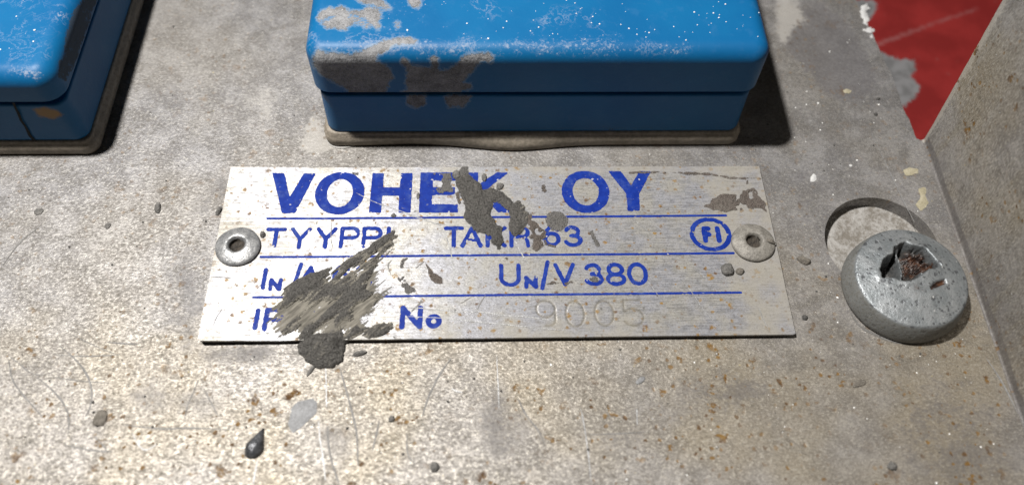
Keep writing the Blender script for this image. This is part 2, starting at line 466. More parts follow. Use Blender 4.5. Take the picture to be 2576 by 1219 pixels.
def red_material():
    t = NT('red_paint'); t.flat = True
    n = t.noise(1.2, 4); g = t.noise(9, 5, .65)
    c = t.mix(t.ss(n, .35, .65), (.155, .013, .0125), (.21, .019, .018))
    sp = t.spots(2.4, .03, .15, .4, t.warp(t.co, 6, .25), .6)
    c = t.mix(t.math('MULTIPLY', sp, t.ss(g, .4, .62, 0, .55)), c, (.17, .06, .055))
    chip = t.ss(t.math('ADD', t.attr('chip'), t.math('ADD', t.math('MULTIPLY', t.math('SUBTRACT', g, .5), .35), 0.0)), .03, -.03)
    c = t.mix(chip, c, t.mix(t.ss(t.noise(3, 3), .4, .6), (.105, .105, .107), (.16, .16, .165)))
    ln = t.ss(t.math('ADD', t.attr('line'), t.math('MULTIPLY', t.math('SUBTRACT', g, .5), .2)), .05, -.04)
    c = t.mix(t.math('MULTIPLY', ln, .6), c, (.22, .09, .09))
    return t.out(color=c, rough=t.mix(chip, (.4,) * 3, (.7,) * 3), normal=t.bump(g, .2, .03))
M_RED = red_material()

def zinc_bolt_material():
    t = NT('galvanised_bolt')
    n = t.noise(4, 5, .6); g = t.noise(24, 4, .65)
    c = t.mix(t.ss(n, .35, .65), (.19, .208, .218), (.275, .29, .30))
    c = t.mix(t.ss(g, .34, .48, .55, 0), c, (.10, .107, .11))
    sp = t.math('MAXIMUM', t.spots(9.5, .12, .42, .8, t.warp(t.co, 12, .12), .3), t.spots(17, .1, .42, .7, t.warp(t.co, 20, .06), .3))
    c = t.mix(t.math('MULTIPLY', sp, .8), c, (.07, .073, .08))
    ws = t.spots(11, .06, .2, .4, t.warp(t.co, 12, .05), .4)
    c = t.mix(ws, c, (.55, .56, .56))
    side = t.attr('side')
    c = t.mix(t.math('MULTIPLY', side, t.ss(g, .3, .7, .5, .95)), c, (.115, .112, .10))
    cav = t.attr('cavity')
    c = t.mix(t.math('MULTIPLY', cav, .92), c, t.mix(t.ss(g, .4, .6), (.008, .007, .006), (.036, .031, .027)))  # recess painted near black: shade of a deep hole put into the colour
    ru = t.attr('rust')
    rm = t.ss(t.math('ADD', ru, t.math('MULTIPLY', t.math('SUBTRACT', t.noise(12, 4, .7), .5), 1.2)), .35, .7)
    c = t.mix(rm, c, t.mix(t.ss(t.noise(9, 4, .7), .4, .62), (.012, .007, .006), (.062, .024, .010)))
    metal = t.math('MULTIPLY', t.math('SUBTRACT', 1.0, t.math('MAXIMUM', rm, t.math('MAXIMUM', side, cav))), .6, True)
    nb = t.bump(t.math('ADD', t.math('MULTIPLY', n, .6), t.math('ADD', g, t.math('MULTIPLY', sp, -.6))), .3, .03)
    return t.out(color=c, metal=metal, rough=t.ss(g, .3, .7, .55, .40), normal=nb)
M_BOLT = zinc_bolt_material()
M_RIVET = plain('bright_rivet', (.19, .195, .20), (.37, .37, .37), .42, 9, .5, .5, .012)
M_RIVET2 = plain('dull_rivet', (.145, .135, .12), (.25, .236, .21), .6, 9, .2, .6, .015)
M_RIVIN = plain('rivet_bore', (.012, .010, .008), (.05, .04, .03), .8, 12, .1)  # shallow cup painted near black, standing in for a deep shaded hole

# ================================================================== SETTING
HOLE_C, HOLE_R = np.array([5.60, 0.05]), 0.83
def hole_sdf(x, y):
    big = np.hypot(x - HOLE_C[0], y - HOLE_C[1]) - HOLE_R - .012 * (fbm(x * 3, y * 3, 3) - .5)
    slot = seg_d(x, y, HOLE_C, (5.72, -1.0)) - .33
    return np.minimum(big, slot)
XB = 6.77                                    # bend line of the flange
def edge_x(y): return 6.46 + .23 * (5 - y) / 3.03 + .03 * (fbm(y * 5, y * 0, 5, 4) - .5) * 2 + .02 * np.sin(y * 2.1)
def panel_sdf(x, y):
    f = np.maximum(x - XB + .035, -hole_sdf(x, y))
    notch = np.minimum(x - edge_x(y), 9)
    return np.maximum(f, np.where(y > 1.97, notch, -1.0))
def blob(x, y, u, v, ru, rv=None, rot=0, z=ZP):
    c = inv(u, v, z); rv = rv or ru
    k = 178.0
    dx, dy = (x - c[0]) * k / ru, (y - c[1]) * k / (rv * 1.15)
    if rot:
        a = math.radians(rot); dx, dy = dx * math.cos(a) + dy * math.sin(a), -dx * math.sin(a) + dy * math.cos(a)
    return np.exp(-(dx * dx + dy * dy) * .7)
def a_dark(x, y):
    s = 0 * x
    for a in [(2080, 110, 90, 140, 0, 1.0), (2130, 190, 70, 70, 0, .8), (2010, 90, 60, 60, 0, .6), (1230, 990, 70, 80, 0, .22), (1850, 980, 150, 50, 0, .5),
              (1600, 1080, 140, 60, 0, .4), (620, 890, 90, 26, 0, .5), (470, 720, 70, 160, 0, .5), (2420, 1130, 190, 170, 0, .5),
              (520, 1020, 130, 34, 0, .3), (330, 990, 110, 30, 0, .22), (700, 60, 120, 60, 0, .35), (2240, 480, 120, 60, 0, .3),
              (1270, 1100, 60, 90, 0, .35), (860, 1075, 70, 60, 0, .4), (2020, 480, 60, 90, 0, .45), (2100, 700, 40, 120, 0, .35), (560, 480, 60, 50, 0, .4)]:
        s = s + a[5] * blob(x, y, *a[:5])
    return np.clip(s, 0, 1.1)
def a_pale(x, y):
    s = 0 * x
    for a in [(1985, 30, 45, 60, 0, .8), (790, 330, 26, 50, 0, .7), (820, 365, 60, 16, 0, .6), (640, 250, 130, 100, 0, .35), (440, 470, 150, 80, 0, .3),
              (880, 330, 90, 120, 0, .2), (1500, 398, 420, 16, 0, .3), (2180, 330, 70, 70, 0, .3), (950, 1000, 200, 130, 0, .25), (300, 620, 220, 60, 0, .3),
              (1970, 95, 22, 40, 0, .5)]:
        s = s + a[5] * blob(x, y, *a[:5])
    return np.clip(s, 0, 1)
def a_rusty(x, y):
    s = .42 + .65 * sstep(.5, -3, y) + .15 * sstep(-2, 3, x) * sstep(2, -1, y)
    return np.clip(s, 0, 1)
def panel_z(x, y):
    rim = np.hypot(x - 5.72, y + .82)
    return ZP + .012 * (fbm(x * .5, y * .5, 11, 3) - .5) - .05 * np.exp(-((rim - .95) / .12) ** 2) * sstep(-.9, -1.3, y) * .35
def a_zero(x, y): return 0 * x
xs = np.concatenate([np.arange(-14, 4.5, .1), np.arange(4.5, 6.84, .04)])
ys = np.concatenate([np.arange(-5.5, -2.0, .1), np.arange(-2.0, 2.0, .04), np.arange(2.0, 9.5, .08)])
plate = sheet('mounting_plate', None, (xs, ys), panel_sdf, panel_z, M_ZINC, None, .24,
              dict(dark=a_dark, pale=a_pale, rusty=a_rusty))
tag(plate, 'worn grey zinc coated steel sheet speckled with rust, under the nameplate and both blue boxes', kind='structure')

# flange: the same sheet folded up along the right side
def build_flange():
    prof = []
    r = .035
    prof.append((XB - .035, ZP))
    for k in range(1, 9):
        a = math.radians(90 * k / 8); prof.append((XB - .035 + r * math.sin(a), ZP + r * (1 - math.cos(a))))
    zs = np.linspace(ZP + r + .06, 5.2, 75)
    for z in zs: prof.append((XB, z))
    nt = len(prof)
    V, Fc, D, P_, Ru = [], [], [], [], []
    tt = np.linspace(0, 1, 90)
    for (x, z) in prof:
        yend = 1.975 + .12 * (z - ZP) + .018 * (fbm(np.array([z * 6.0]), np.array([.5]), 23)[0] - .5)
        for t in tt:
            y = yend - t * (yend + 6.0)
            V.append((x - .02 * (z > .2) * (z - .2), y, z))
            lo = math.exp(-((z) / .5) ** 2)
            edge = math.exp(-(yend - y) / .05) + .55 * math.exp(-(yend - y) / .45) * (z > 1.2) * fbm(np.array([y * 14]), np.array([z * 2.2]), 37, 3)[0]
            D.append(.18 + (.5 if z < .0 else 0) + .45 * lo * (fbm(np.array([y * 1.3]), np.array([z]), 31)[0])); P_.append(1.1 * edge + .2 * math.exp(-((z - .55) / .6) ** 2)); Ru.append(.7 + .4 * math.exp(-((z - 1.2) / .8) ** 2))  # crease dirt, plus dark painted in to dim the bright line along the bend
    n = len(tt)
    for i in range(nt - 1):
        for j in range(n - 1):
            Fc.append([i * n + j, i * n + j + 1, (i + 1) * n + j + 1, (i + 1) * n + j])
    # back side: same sheet, 0.22 thick
    off = len(V)
    for (x, y, z) in V[:off]:
        V.append((x + .22, y, z - (.22 if z < ZP + .01 else 0)))
    for i in range(nt - 1):
        for j in range(n - 1):
            Fc.append([off + i * n + j, off + (i + 1) * n + j, off + (i + 1) * n + j + 1, off + i * n + j + 1])
        Fc.append([i * n, (i + 1) * n, off + (i + 1) * n, off + i * n])
    D += D; P_ += P_; Ru += Ru
    o = mesh_obj('flange', V, Fc, M_FLANGE, plate, dict(dark=D, pale=P_, rusty=Ru), True, 50)
    o['label'] = 'upright folded edge of the grey sheet along the right side, streaked with rust'
    return o
build_flange()

# pale sheet seen through the keyhole, red sheet seen past the plate's right edge
o = sheet('backing_plate', (4.2, 6.62, -2.0, 1.9), .05, lambda x, y: np.maximum(np.abs(x - 5.4) - 1.15, np.abs(y) - 1.8),
          lambda x, y: -.345 + .02 * fbm(x * 3, y * 3, 8), M_BACK, None, .1)
tag(o, 'pale mottled sheet lying just below the keyhole in the grey sheet', kind='structure')
ZR = -2.0
CHIP_RED = invs([(2160, 150), (2215, 130), (2262, 150), (2298, 152), (2305, 175), (2290, 195), (2318, 218), (2312, 235), (2275, 268), (2230, 262), (2190, 230), (2150, 200)], ZR)
CHIP_RED2 = invs([(2140, 0), (2195, 0), (2206, 22), (2188, 50), (2150, 30)], ZR)
LINE_RED = invs([(2190, 120), (2230, 104), (2330, 66), (2460, 22)], ZR)
o = sheet('red_panel', (4.5, 16, -2, 14), .08, lambda x, y: np.maximum(np.abs(x - 10.2) - 5.4, np.abs(y - 6) - 7.5), lambda x, y: ZR + 0 * x, M_RED, None, .2,
          dict(chip=lambda x, y: np.minimum(poly_sdf(x, y, CHIP_RED), poly_sdf(x, y, CHIP_RED2)), line=lambda x, y: line_sdf(x, y, LINE_RED, .09 - .02 * (x - 7.5))))
tag(o, 'red painted metal below the right edge of the grey sheet, with grey patches of lost paint', kind='structure')

# ================================================================== BLUE BOXES
def outline(x0, x1, y0, y1, r, step):
    """closed rounded rectangle, counter-clockwise from the front left corner; fine along the front and sides"""
    P = []
    def arc(cx, cy, a0):
        for k in range(13):
            a = math.radians(a0 + 90 * k / 12); P.append((cx + r * math.cos(a), cy + r * math.sin(a), math.cos(a), math.sin(a)))
    def line(a, b, n, nrm):
        for k in range(1, n):
            t = k / n; P.append((a[0] + (b[0] - a[0]) * t, a[1] + (b[1] - a[1]) * t, *nrm))
    arc(x0 + r, y0 + r, 180)
    line((x0 + r, y0), (x1 - r, y0), max(4, int((x1 - x0) / step)), (0, -1))
    arc(x1 - r, y0 + r, 270)
    line((x1, y0 + r), (x1, y1 - r), max(4, int((y1 - y0) / step)), (1, 0))
    arc(x1 - r, y1 - r, 0)
    line((x1 - r, y1), (x0 + r, y1), 12, (0, 1))
    arc(x0 + r, y1 - r, 90)
    line((x0, y1 - r), (x0, y0 + r), max(4, int((y1 - y0) / step)), (-1, 0))
    return np.array(P)
def shell(name, rect, r, prof, mat, parent, step=.07, attrs=None, cap=True, bulge=None, capstep=.06):
    """stack of outlines (inset, z); the last one is capped with a grid that shares the material's masks"""
    O = outline(*rect, r, step)
    n = len(O); V = []; Fc = []
    for ins, z in prof:
        q = O[:, :2] - O[:, 2:] * ins
        if bulge is not None: q = q + bulge(q, z)
        V += [(a, b, z) for a, b in q]
    for i in range(len(prof) - 1):
        for j in range(n):
            k = (j + 1) % n
            Fc.append([i * n + j, i * n + k, (i + 1) * n + k, (i + 1) * n + j])
    V = list(V)
    if cap:
        # concentric rings shrinking to a spine
        ins0, z0 = prof[-1]
        lim = min(rect[1] - rect[0], rect[3] - rect[1]) / 2 - ins0
        base = len(V) - n
        ring = np.array([v[:2] for v in V[base:]])
        cx, cy = (rect[0] + rect[1]) / 2, (rect[2] + rect[3]) / 2
        hx, hy = (rect[1] - rect[0]) / 2 - ins0, (rect[3] - rect[2]) / 2 - ins0
        L = min(hx, hy) * .985
        K = int(L / capstep)
        for k in range(1, K + 1):
            d = L * k / K
            sx, sy = (hx - d) / hx, (hy - d) / hy
            q = np.column_stack([cx + (ring[:, 0] - cx) * sx, cy + (ring[:, 1] - cy) * sy])
            V += [(a, b, z0) for a, b in q]
            b0, b1 = base + (k - 1) * n, base + k * n
            for j in range(n):
                jj = (j + 1) % n
                Fc.append([b0 + j, b0 + jj, b1 + jj, b1 + j])
        Fc.append([base + K * n + j for j in range(n)])
    V = np.array(V)
    at = {k: fn(V) for k, fn in (attrs or {}).items()}
    return mesh_obj(name, V, Fc, mat, parent, at, True, 60)

def px_poly_attr(polys, k=178.0):
    """distance (cm) of surface points to marks on the surface"""
    def fn(V):
        p = proj(V)
        d = np.full(len(V), 9.0)
        for P in polys: d = np.minimum(d, poly_sdf(p[:, 0], p[:, 1], P) / k)
        return d
    return fn
CHIP_A = ZL([(165, 430), (205, 380), (260, 410), (330, 405), (450, 430), (510, 415), (600, 360), (700, 320), (800, 300), (900, 290), (970, 315), (940, 345), (860, 350), (800, 345), (740, 395), (660, 420), (645, 470), (700, 500), (760, 540), (785, 600), (740, 640), (725, 700), (700, 745), (470, 745), (430, 690), (340, 640), (230, 580), (165, 510)])
CHIP_B = ZL([(850, 455), (880, 460), (930, 510), (960, 505), (1000, 520), (1050, 535), (1095, 535), (1085, 480), (1065, 450), (1100, 432), (1130, 450), (1120, 500), (1115, 540), (1170, 560), (1225, 545), (1290, 500), (1320, 440), (1380, 415), (1450, 420), (1520, 415), (1560, 450), (1540, 490), (1490, 475), (1420, 500), (1390, 560), (1340, 610), (1310, 650), (1380, 650), (1385, 675), (1310, 695), (1300, 745), (870, 745), (850, 710), (900, 690), (880, 640), (890, 560), (880, 520), (850, 490)])
CHIP_E1 = ZL([(195, 140), (230, 80), (290, 58), (340, 75), (375, 55), (420, 80), (470, 120), (530, 160), (595, 200), (580, 228), (500, 175), (430, 125), (475, 185), (440, 190), (410, 240), (340, 210), (270, 215), (230, 180), (340, 125), (280, 130), (210, 170)])
CHIP_E2 = ZL([(430, 85), (520, 95), (560, 75), (600, 55), (660, 75), (690, 140), (655, 150), (685, 215), (665, 240), (625, 200), (580, 155), (500, 115)])
CHIP_F = ZL([(470, -40), (640, -40), (700, 15), (775, 65), (765, 88), (690, 52), (600, 32), (510, 10)])
CHIP_G = ZL([(880, -40), (985, -40), (990, 50), (960, 62), (915, 35)])
CHIP_H = ZL([(795, 180), (820, 178), (832, 212), (808, 222)])
CHIP_C = ZL([(885, 742), (1030, 742), (1025, 800), (960, 832), (895, 800)])
CHIP_D = ZL([(1190, 742), (1385, 745), (1330, 825), (1215, 820), (1200, 790)])

def edge_powder(rect, ztop, amount, seed):
    def fn(V):
        d = np.minimum(V[:, 1] - rect[2], rect[1] - V[:, 0])
        d = np.minimum(d, V[:, 0] - rect[0])
        e = np.exp(-((d - .08) / .13) ** 2) * sstep(ztop - .3, ztop - .08, V[:, 2])
        big = fbm(V[:, 0] * .9, V[:, 1] * .9, seed, 3)
        return amount * (.62 * e * sstep(.36, .6, big) + .40 * sstep(.5, .8, big) * sstep(ztop - .05, ztop - .01, V[:, 2])
                         + .17 * sstep(ztop - .2, ztop - .02, V[:, 2]))
    return fn
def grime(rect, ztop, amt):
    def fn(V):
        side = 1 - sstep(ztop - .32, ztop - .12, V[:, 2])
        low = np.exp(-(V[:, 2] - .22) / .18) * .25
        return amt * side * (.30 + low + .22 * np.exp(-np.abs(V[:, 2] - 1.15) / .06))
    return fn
NONE = lambda V: np.full(len(V), 9.0)
def rounded(z_side, z_top, ins0, rb, n=9):
    pr = []
    for k in range(1, n + 1):
        a = math.radians(90 * k / n); pr.append((ins0 + rb * (1 - math.cos(a)), z_top - rb + rb * math.sin(a)))
    return pr

def blue_box(name, rect, label, zseam, ztop, rb, chips_lid, chips_body, powder, dirt, rust, bulge):
    root = empty(name, ((rect[0] + rect[1]) / 2, rect[2], ZP))
    tag(root, label, 'plastic box', 'blue cover boxes')
    keep = Matrix.Translation(root.location).inverted()
    def fix(o): o.matrix_parent_inverse = keep; return o
    lid_prof = [(.14, zseam + .004), (.0, zseam)] + [(.0, z) for z in np.linspace(zseam + .012, ztop - rb, 22)] + rounded(0, ztop, 0, rb)
    A = dict(chip=px_poly_attr(chips_lid) if chips_lid else NONE, powder=edge_powder(rect, ztop, powder, 3), grime=dirt, rustmark=NONE)
    fix(shell('lid', rect, rb + .04, lid_prof, M_BLUE, root, .034, A, True, None, .04))
    rb_ = (rect[0] + .04, rect[1] - .04, rect[2] + .03, rect[3] - .04)
    body_prof = [(.06, .185), (.01, .20)] + [(.0 + .02 * t, .22 + (zseam - .22 - .13) * t) for t in np.linspace(0, 1, 18)] + [(.045, zseam - .115), (.30, zseam - .105), (.32, zseam + .03)]
    B = dict(chip=px_poly_attr(chips_body) if chips_body else NONE, powder=lambda V: np.zeros(len(V)), grime=grime(rect, 9, .85), rustmark=px_poly_attr(rust) if rust else NONE)
    fix(shell('body', rb_, .2, body_prof, M_BLUE, root, .05, B, False))
    rg = (rect[0] - .03, rect[1] + .02, rect[2] - .03, rect[3] + .02)
    gp = [(.12, ZP - .003), (.02, ZP + .01), (.0, ZP + .06), (.0, .10), (.035, .125), (.035, .17), (.06, .195), (.2, .197)]
    fix(shell('gasket', rg, .2, gp, M_GASKET, root, .05, None, False, bulge))
    return root, fix

RR = (-2.63, 3.77, 1.90, 9.0)
def bulge_r(q, z):
    k = .10 * np.exp(-((q[:, 0] - .25) / .75) ** 2) - .03 * np.exp(-((q[:, 0] + 1.3) / .6) ** 2)
    k = k * np.clip((.19 - z) / .2, 0, 1) * (q[:, 1] < RR[2] + .2)
    return np.column_stack([0 * k, -k])
box_r, fix = blue_box('blue_box', RR, 'blue box above the nameplate with chipped grey patches on its front edge', 1.13, 1.93, .22,
                 [CHIP_A, CHIP_B, CHIP_E1, CHIP_E2, CHIP_F, CHIP_G, CHIP_H], [CHIP_C, CHIP_D], .7, grime(RR, 1.93, .8), None, bulge_r)
seal = sheet('sealant', (-3.0, -1.6, 1.6, 3.4), .03,
             lambda x, y: np.maximum(np.hypot(np.maximum(np.abs(x - .57) - 3.0, 0), np.maximum(np.abs(y - 5.4) - 3.31, 0)) - .24 - .05 * (fbm(x * 4, y * 4, 6) - .5) + .28 * sstep(-2.35, -1.75, x) + .3 * sstep(2.3, 3.3, y), -1),
             lambda x, y: ZP + .012 + .012 * fbm(x * 5, y * 5, 2), M_SEAL, box_r, .02)
fix(seal)

RL = (-13.0, -6.08, 1.76, 9.0)
LSIDE = ZB([(545, 80), (600, 20), (640, -30), (745, -30), (650, 250), (560, 500), (500, 620), (430, 590), (430, 450), (470, 440), (480, 250), (520, 150)])
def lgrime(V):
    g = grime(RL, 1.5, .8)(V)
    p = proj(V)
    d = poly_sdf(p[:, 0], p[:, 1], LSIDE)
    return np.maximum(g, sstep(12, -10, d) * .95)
ORANGE = ZB([(240, 815), (330, 803), (440, 830), (480, 865), (400, 895), (290, 872)])
box_l, fix = blue_box('blue_box', RL, 'blue box with a cracked lower front, cut off by the top left corner', 1.10, 1.62, .24,
                 None, None, 2.2, lgrime, [ORANGE], None)
# crack in the lower front of the left box
pts = invs(ZB([(100, 775), (122, 822), (140, 850), (158, 905), (185, 945), (205, 975), (222, 1015), (262, 1055)]), 0)
cr = []
for (u, v) in ZB([(100, 772), (122, 822), (138, 850), (158, 905), (188, 945), (205, 975), (225, 1018), (266, 1062)]):
    d = CAM_R.T @ np.array([(u - CX) / FPX, (v - CY) / FPX, 1.0]); P = CAM_C + d * ((RL[2] + .022) - CAM_C[1]) / d[1]
    cr.append(P)
V, Fc = [], []
for i, P in enumerate(cr):
    w = .016 + .01 * random.random()
    V += [(P[0] - w, P[1], P[2]), (P[0], P[1] + .006, P[2]), (P[0] + w, P[1], P[2])]
    if i: a = 3 * (i - 1); Fc += [[a, a + 1, a + 4, a + 3], [a + 1, a + 2, a + 5, a + 4]]
fix(mesh_obj('crack', V, Fc, M_CRACK, box_l))

# ================================================================== NAMEPLATE
TLp, TRp, BRp, BLp = [inv(*p)[:2] for p in [(582, 422), (1910, 418), (2002, 840), (498, 858)]]
PLATE_POLY = np.array([BLp, BRp, TRp, TLp])
def plate_z(x, y):
    return +.03 * np.clip((-2.3 - x) / 1.7, 0, 1) ** 2 + .010 * (fbm(x * .6, y * .6, 15, 2) - .5)
def strokes(ch):
    def arc(cx, cy, rx, ry, a0, a1, n=14):
        return [(cx + rx * math.cos(math.radians(a0 + (a1 - a0) * k / n)), cy + ry * math.sin(math.radians(a0 + (a1 - a0) * k / n))) for k in range(n + 1)]
    G = {
     'T': [[(0, 1), (1, 1)], [(.5, 1), (.5, 0)]],
     'Y': [[(0, 1), (.5, .45), (1, 1)], [(.5, .45), (.5, 0)]],
     'P': [[(0, 0), (0, 1), (.6, 1)] + arc(.62, .74, .38, .26, 90, -90) + [(0, .48)]],
     'I': [[(.5, 0), (.5, 1)]],
     'A': [[(0, 0), (.5, 1), (1, 0)], [(.2, .36), (.8, .36)]],
     'K': [[(0, 0), (0, 1)], [(1, 1), (0, .38)], [(.34, .6), (1, 0)]],
     'R': [[(0, 0), (0, 1), (.6, 1)] + arc(.62, .75, .36, .25, 90, -90) + [(0, .5)], [(.6, .5), (.9, .3), (1, 0)]],
     'F': [[(0, 0), (0, 1), (1, 1)], [(0, .52), (.95, .52)]],
     'N': [[(0, 0), (0, 1), (1, 0), (1, 1)]],
     '/': [[(0, 0), (1, 1)]],
     'U': [[(0, 1), (0, .36)] + arc(.5, .36, .5, .36, 180, 360) + [(1, 1)]],
     'V': [[(0, 1), (.5, 0), (1, 1)]],
     'o': [arc(.5, .5, .5, .5, 0, 360, 28)],
     '0': [arc(.5, .5, .5, .5, 0, 360, 30)],
     '3': [arc(.46, .74, .42, .26, 160, -60, 14) + [(.45, .52)], [(.4, .52)] + arc(.5, .27, .5, .27, 90, -160, 16)],
     '6': [arc(.52, .33, .48, .33, 0, 360, 24), [(.06, .36)] + arc(.56, .5, .52, .5, 180, 45, 14)],
     '8': [arc(.5, .75, .42, .25, 0, 360, 22), arc(.5, .25, .5, .25, 0, 360, 24)],
     '4': [[(.75, 0), (.75, 1), (0, .3), (1, .3)]],
     '9': [arc(.5, .67, .5, .33, 0, 360, 24), arc(.5, .5, .5, .5, 0, -20, 4) and [(1, .67), (1, .2)] + arc(.62, .2, .38, .2, 0, -110, 8)],
     '5': [[(.9, 1), (.02, 1), (0, .58)] + arc(.46, .33, .54, .33, 130, -150, 18)],
    }
    return G[ch]
def glyph_lines(ch, xl, xr, yt, yb, w):
    """stroke centre lines on the plate for a glyph measured at its mid height in the picture"""
    out = []
    ins = w * 178 / 2
    ym = (yt + yb) / 2
    narrow = (xr - xl) < 2.2 * ins
    for s in strokes(ch):
        P = []
        for u, v in s:
            x = (xl + xr) / 2 if narrow else xl + ins + u * (xr - xl - 2 * ins)
            y = yb - ins * .95 + v * -(yb - yt - 1.9 * ins)
            x += (x - 1235) * .00031 * (y - ym)
            P.append(inv(x, y)[:2])
        out.append(np.array(P))
    return out
def wear(x, y, seed, k=1.0):
    a = fbm(x * 22, y * 22, seed, 3)
    b = fbm(x * 5, y * 5, seed + 5, 4)
    return k * (.014 * (a - .5) + .3 * np.clip(b * .5 + a * .5 - .67, 0, 1))
def ink(name, polys, lines, parent, ell=(), seed=1, step=.0125, label=None, k=1.0):
    allp = [p for p in polys] + [q for q, w in lines]
    pts = np.vstack(allp + [np.array([[c[0] - r, c[1] - r2], [c[0] + r, c[1] + r2]]) for c, r, r2, _, _ in ell])
    b = (pts[:, 0].min() - .12, pts[:, 0].max() + .12, pts[:, 1].min() - .12, pts[:, 1].max() + .12)
    def f(x, y):
        d = np.full(x.shape, 9.0)
        for p in polys: d = np.minimum(d, poly_sdf(x, y, p) - .004)
        for q, w in lines: d = np.minimum(d, line_sdf(x, y, q, w))
        for c, rx, ry, ix, iy in ell:
            e = np.hypot((x - c[0]) / rx, (y - c[1]) / ry); i = np.hypot((x - c[0]) / ix, (y - c[1]) / iy)
            d = np.minimum(d, np.maximum((e - 1) * min(rx, ry), (1 - i) * min(ix, iy)))
        return d - .006 + wear(x, y, seed, k)
    o = sheet(name, b, step, f, lambda x, y: plate_z(x, y) + .0035, M_INK, parent)
    if label: o['label'] = label
    return o
np_root = empty('nameplate', (0, 0, ZP))
tag(np_root, 'rectangular brushed metal nameplate with blue lettering riveted to the grey sheet', 'nameplate')
NPI = Matrix.Translation((0, 0, ZP)).inverted()
def npfix(o):
    if o: o.matrix_parent_inverse = NPI
    return o
DIG = [('9', 1348, 1399, 754, 820), ('0', 1422, 1472, 755, 822), ('0', 1495, 1546, 754, 820), ('5', 1569, 1620, 752, 820)]
DLINES = [l for d in DIG for l in glyph_lines(d[0], *d[1:], .02)]
def dig_d(x, y):
    d = np.full(x.shape, 9.0); k = (x > .4) & (x < 2.4) & (y < -.7)
    if k.any():
        dd = np.full(k.sum(), 9.0)
        for l in DLINES: dd = np.minimum(dd, line_sdf(x[k], y[k], l, .036))
        d[k] = dd
    return d
def np_z(x, y): return plate_z(x, y) - .0035 * sstep(.008, -.018, dig_d(x, y))
def film_attr(x, y):
    s = .30 * blob(x, y, 1840, 480, 130, 60, 0, 0) + .35 * blob(x, y, 1940, 760, 90, 120, 0, 0) + .2 * blob(x, y, 700, 640, 80, 40, 0, 0) + .25 * blob(x, y, 1300, 820, 300, 25, 0, 0) + .25 * blob(x, y, 1500, 430, 500, 14, 0, 0)
    for u, v in ((597, 620), (1897, 608)): s = s + .45 * blob(x, y, u, v, 82, 70, 0, 0)
    edge = poly_sdf(x, y, PLATE_POLY)
    return s + .16 + .4 * sstep(-.14, 0, edge) * fbm(x * 2, y * 2, 77, 3)
def np_sdf(x, y): return poly_sdf(x, y, PLATE_POLY) + .006 * (fbm(x * 4, y * 4, 41, 2) - .5)
xs = np.concatenate([np.arange(-4.1, .45, .045), np.arange(.45, 2.15, .011), np.arange(2.15, 4.1, .045)])
ys = np.concatenate([np.arange(-1.5, -1.28, .03), np.arange(-1.28, -.80, .011), np.arange(-.80, 1.5, .04)])
npfix(sheet('plate', None, (xs, ys), np_sdf, np_z, M_PLATE, np_root, .045, dict(film=film_attr, groove=lambda x, y: sstep(.012, -.014, dig_d(x, y)))))

def PW(pts): return invs(pts, 0)
def ellipse_px(cx, cy, rx, ry, t):
    """ring: outer half sizes in px and stroke in px"""
    c = inv(cx, cy)[:2]; a = inv(cx + rx, cy)[0] - c[0]; b = (inv(cx, cy - ry)[1] - inv(cx, cy + ry)[1]) / 2
    tx = t[0] / 178.0; ty = t[1] / 150.0
    return (c, a, b, a - tx, b - ty)
V_ = PW(Z1([(838, 225), (948, 225), (1008, 485), (1160, 225), (1272, 225), (1062, 630), (935, 632)]))
H_ = PW(Z1([(1880, 222), (1985, 222), (1975, 370), (2165, 370), (2175, 222), (2285, 222), (2262, 622), (2150, 622), (2158, 447), (1967, 447), (1955, 622), (1842, 622)]))
E_ = PW(Z2([(155, 215), (535, 215), (535, 290), (272, 290), (268, 370), (500, 370), (498, 440), (262, 440), (258, 545), (530, 547), (530, 622), (137, 622)]))
K_ = PW(Z2([(640, 215), (742, 215), (742, 350), (950, 215), (1048, 215), (850, 370), (1085, 622), (960, 622), (790, 430), (740, 470), (740, 622), (640, 622)]))
Y_ = PW(Z3([(263, 203), (378, 203), (490, 355), (580, 203), (687, 203), (568, 430), (575, 605), (460, 605), (445, 430)]))
O1 = ellipse_px(855, 485.2, 61.0, 52.5, (29, 17.5)); O2 = ellipse_px(1473, 482, 59.0, 52, (27, 18))
npfix(ink('bold_letter', [V_], [], np_root, (), 1)); npfix(ink('bold_letter', [], [], np_root, (O1,), 2)); npfix(ink('bold_letter', [H_], [], np_root, (), 3))
npfix(ink('bold_letter', [E_], [], np_root, (), 4, k=1.2)); npfix(ink('bold_letter', [K_], [], np_root, (), 5, k=1.3)); npfix(ink('bold_letter', [], [], np_root, (O2,), 6))
npfix(ink('bold_letter', [Y_], [], np_root, (), 7, k=1.1))
for a, b in [((672, 550.4), (1826, 541.9)), ((656, 646.8), (1845, 636.5)), ((638, 748.2), (1864, 735.2))]:
    npfix(ink('ruled_line', [], [(PW([a, b]), .024)], np_root, (), int(a[0]), .012, k=.35))
def text(chars, w, seed):
    for i, c in enumerate(chars):
        npfix(ink('letter' if not c[0].isdigit() else 'digit', [], [(l, w) for l in glyph_lines(*c, w)], np_root, (), seed + i, .011))
text([('T', 668, 718, 573.5, 627), ('Y', 729, 781, 572, 626), ('Y', 794, 846, 571.5, 625), ('P', 855, 904, 570, 624), ('P', 911, 961, 570, 623.5), ('I', 972, 981, 569.5, 623)], .049, 20)
text([('T', 1117, 1166, 570, 623), ('A', 1159, 1214, 570, 623), ('K', 1222, 1274, 569.5, 622), ('R', 1282, 1333, 569.5, 621.5), ('6', 1366, 1409, 567.5, 620), ('3', 1418, 1464, 567.5, 620)], .049, 30)
text([('F', 1767, 1789, 569, 610.5), ('I', 1801, 1812, 569, 610.5)], .064, 40)
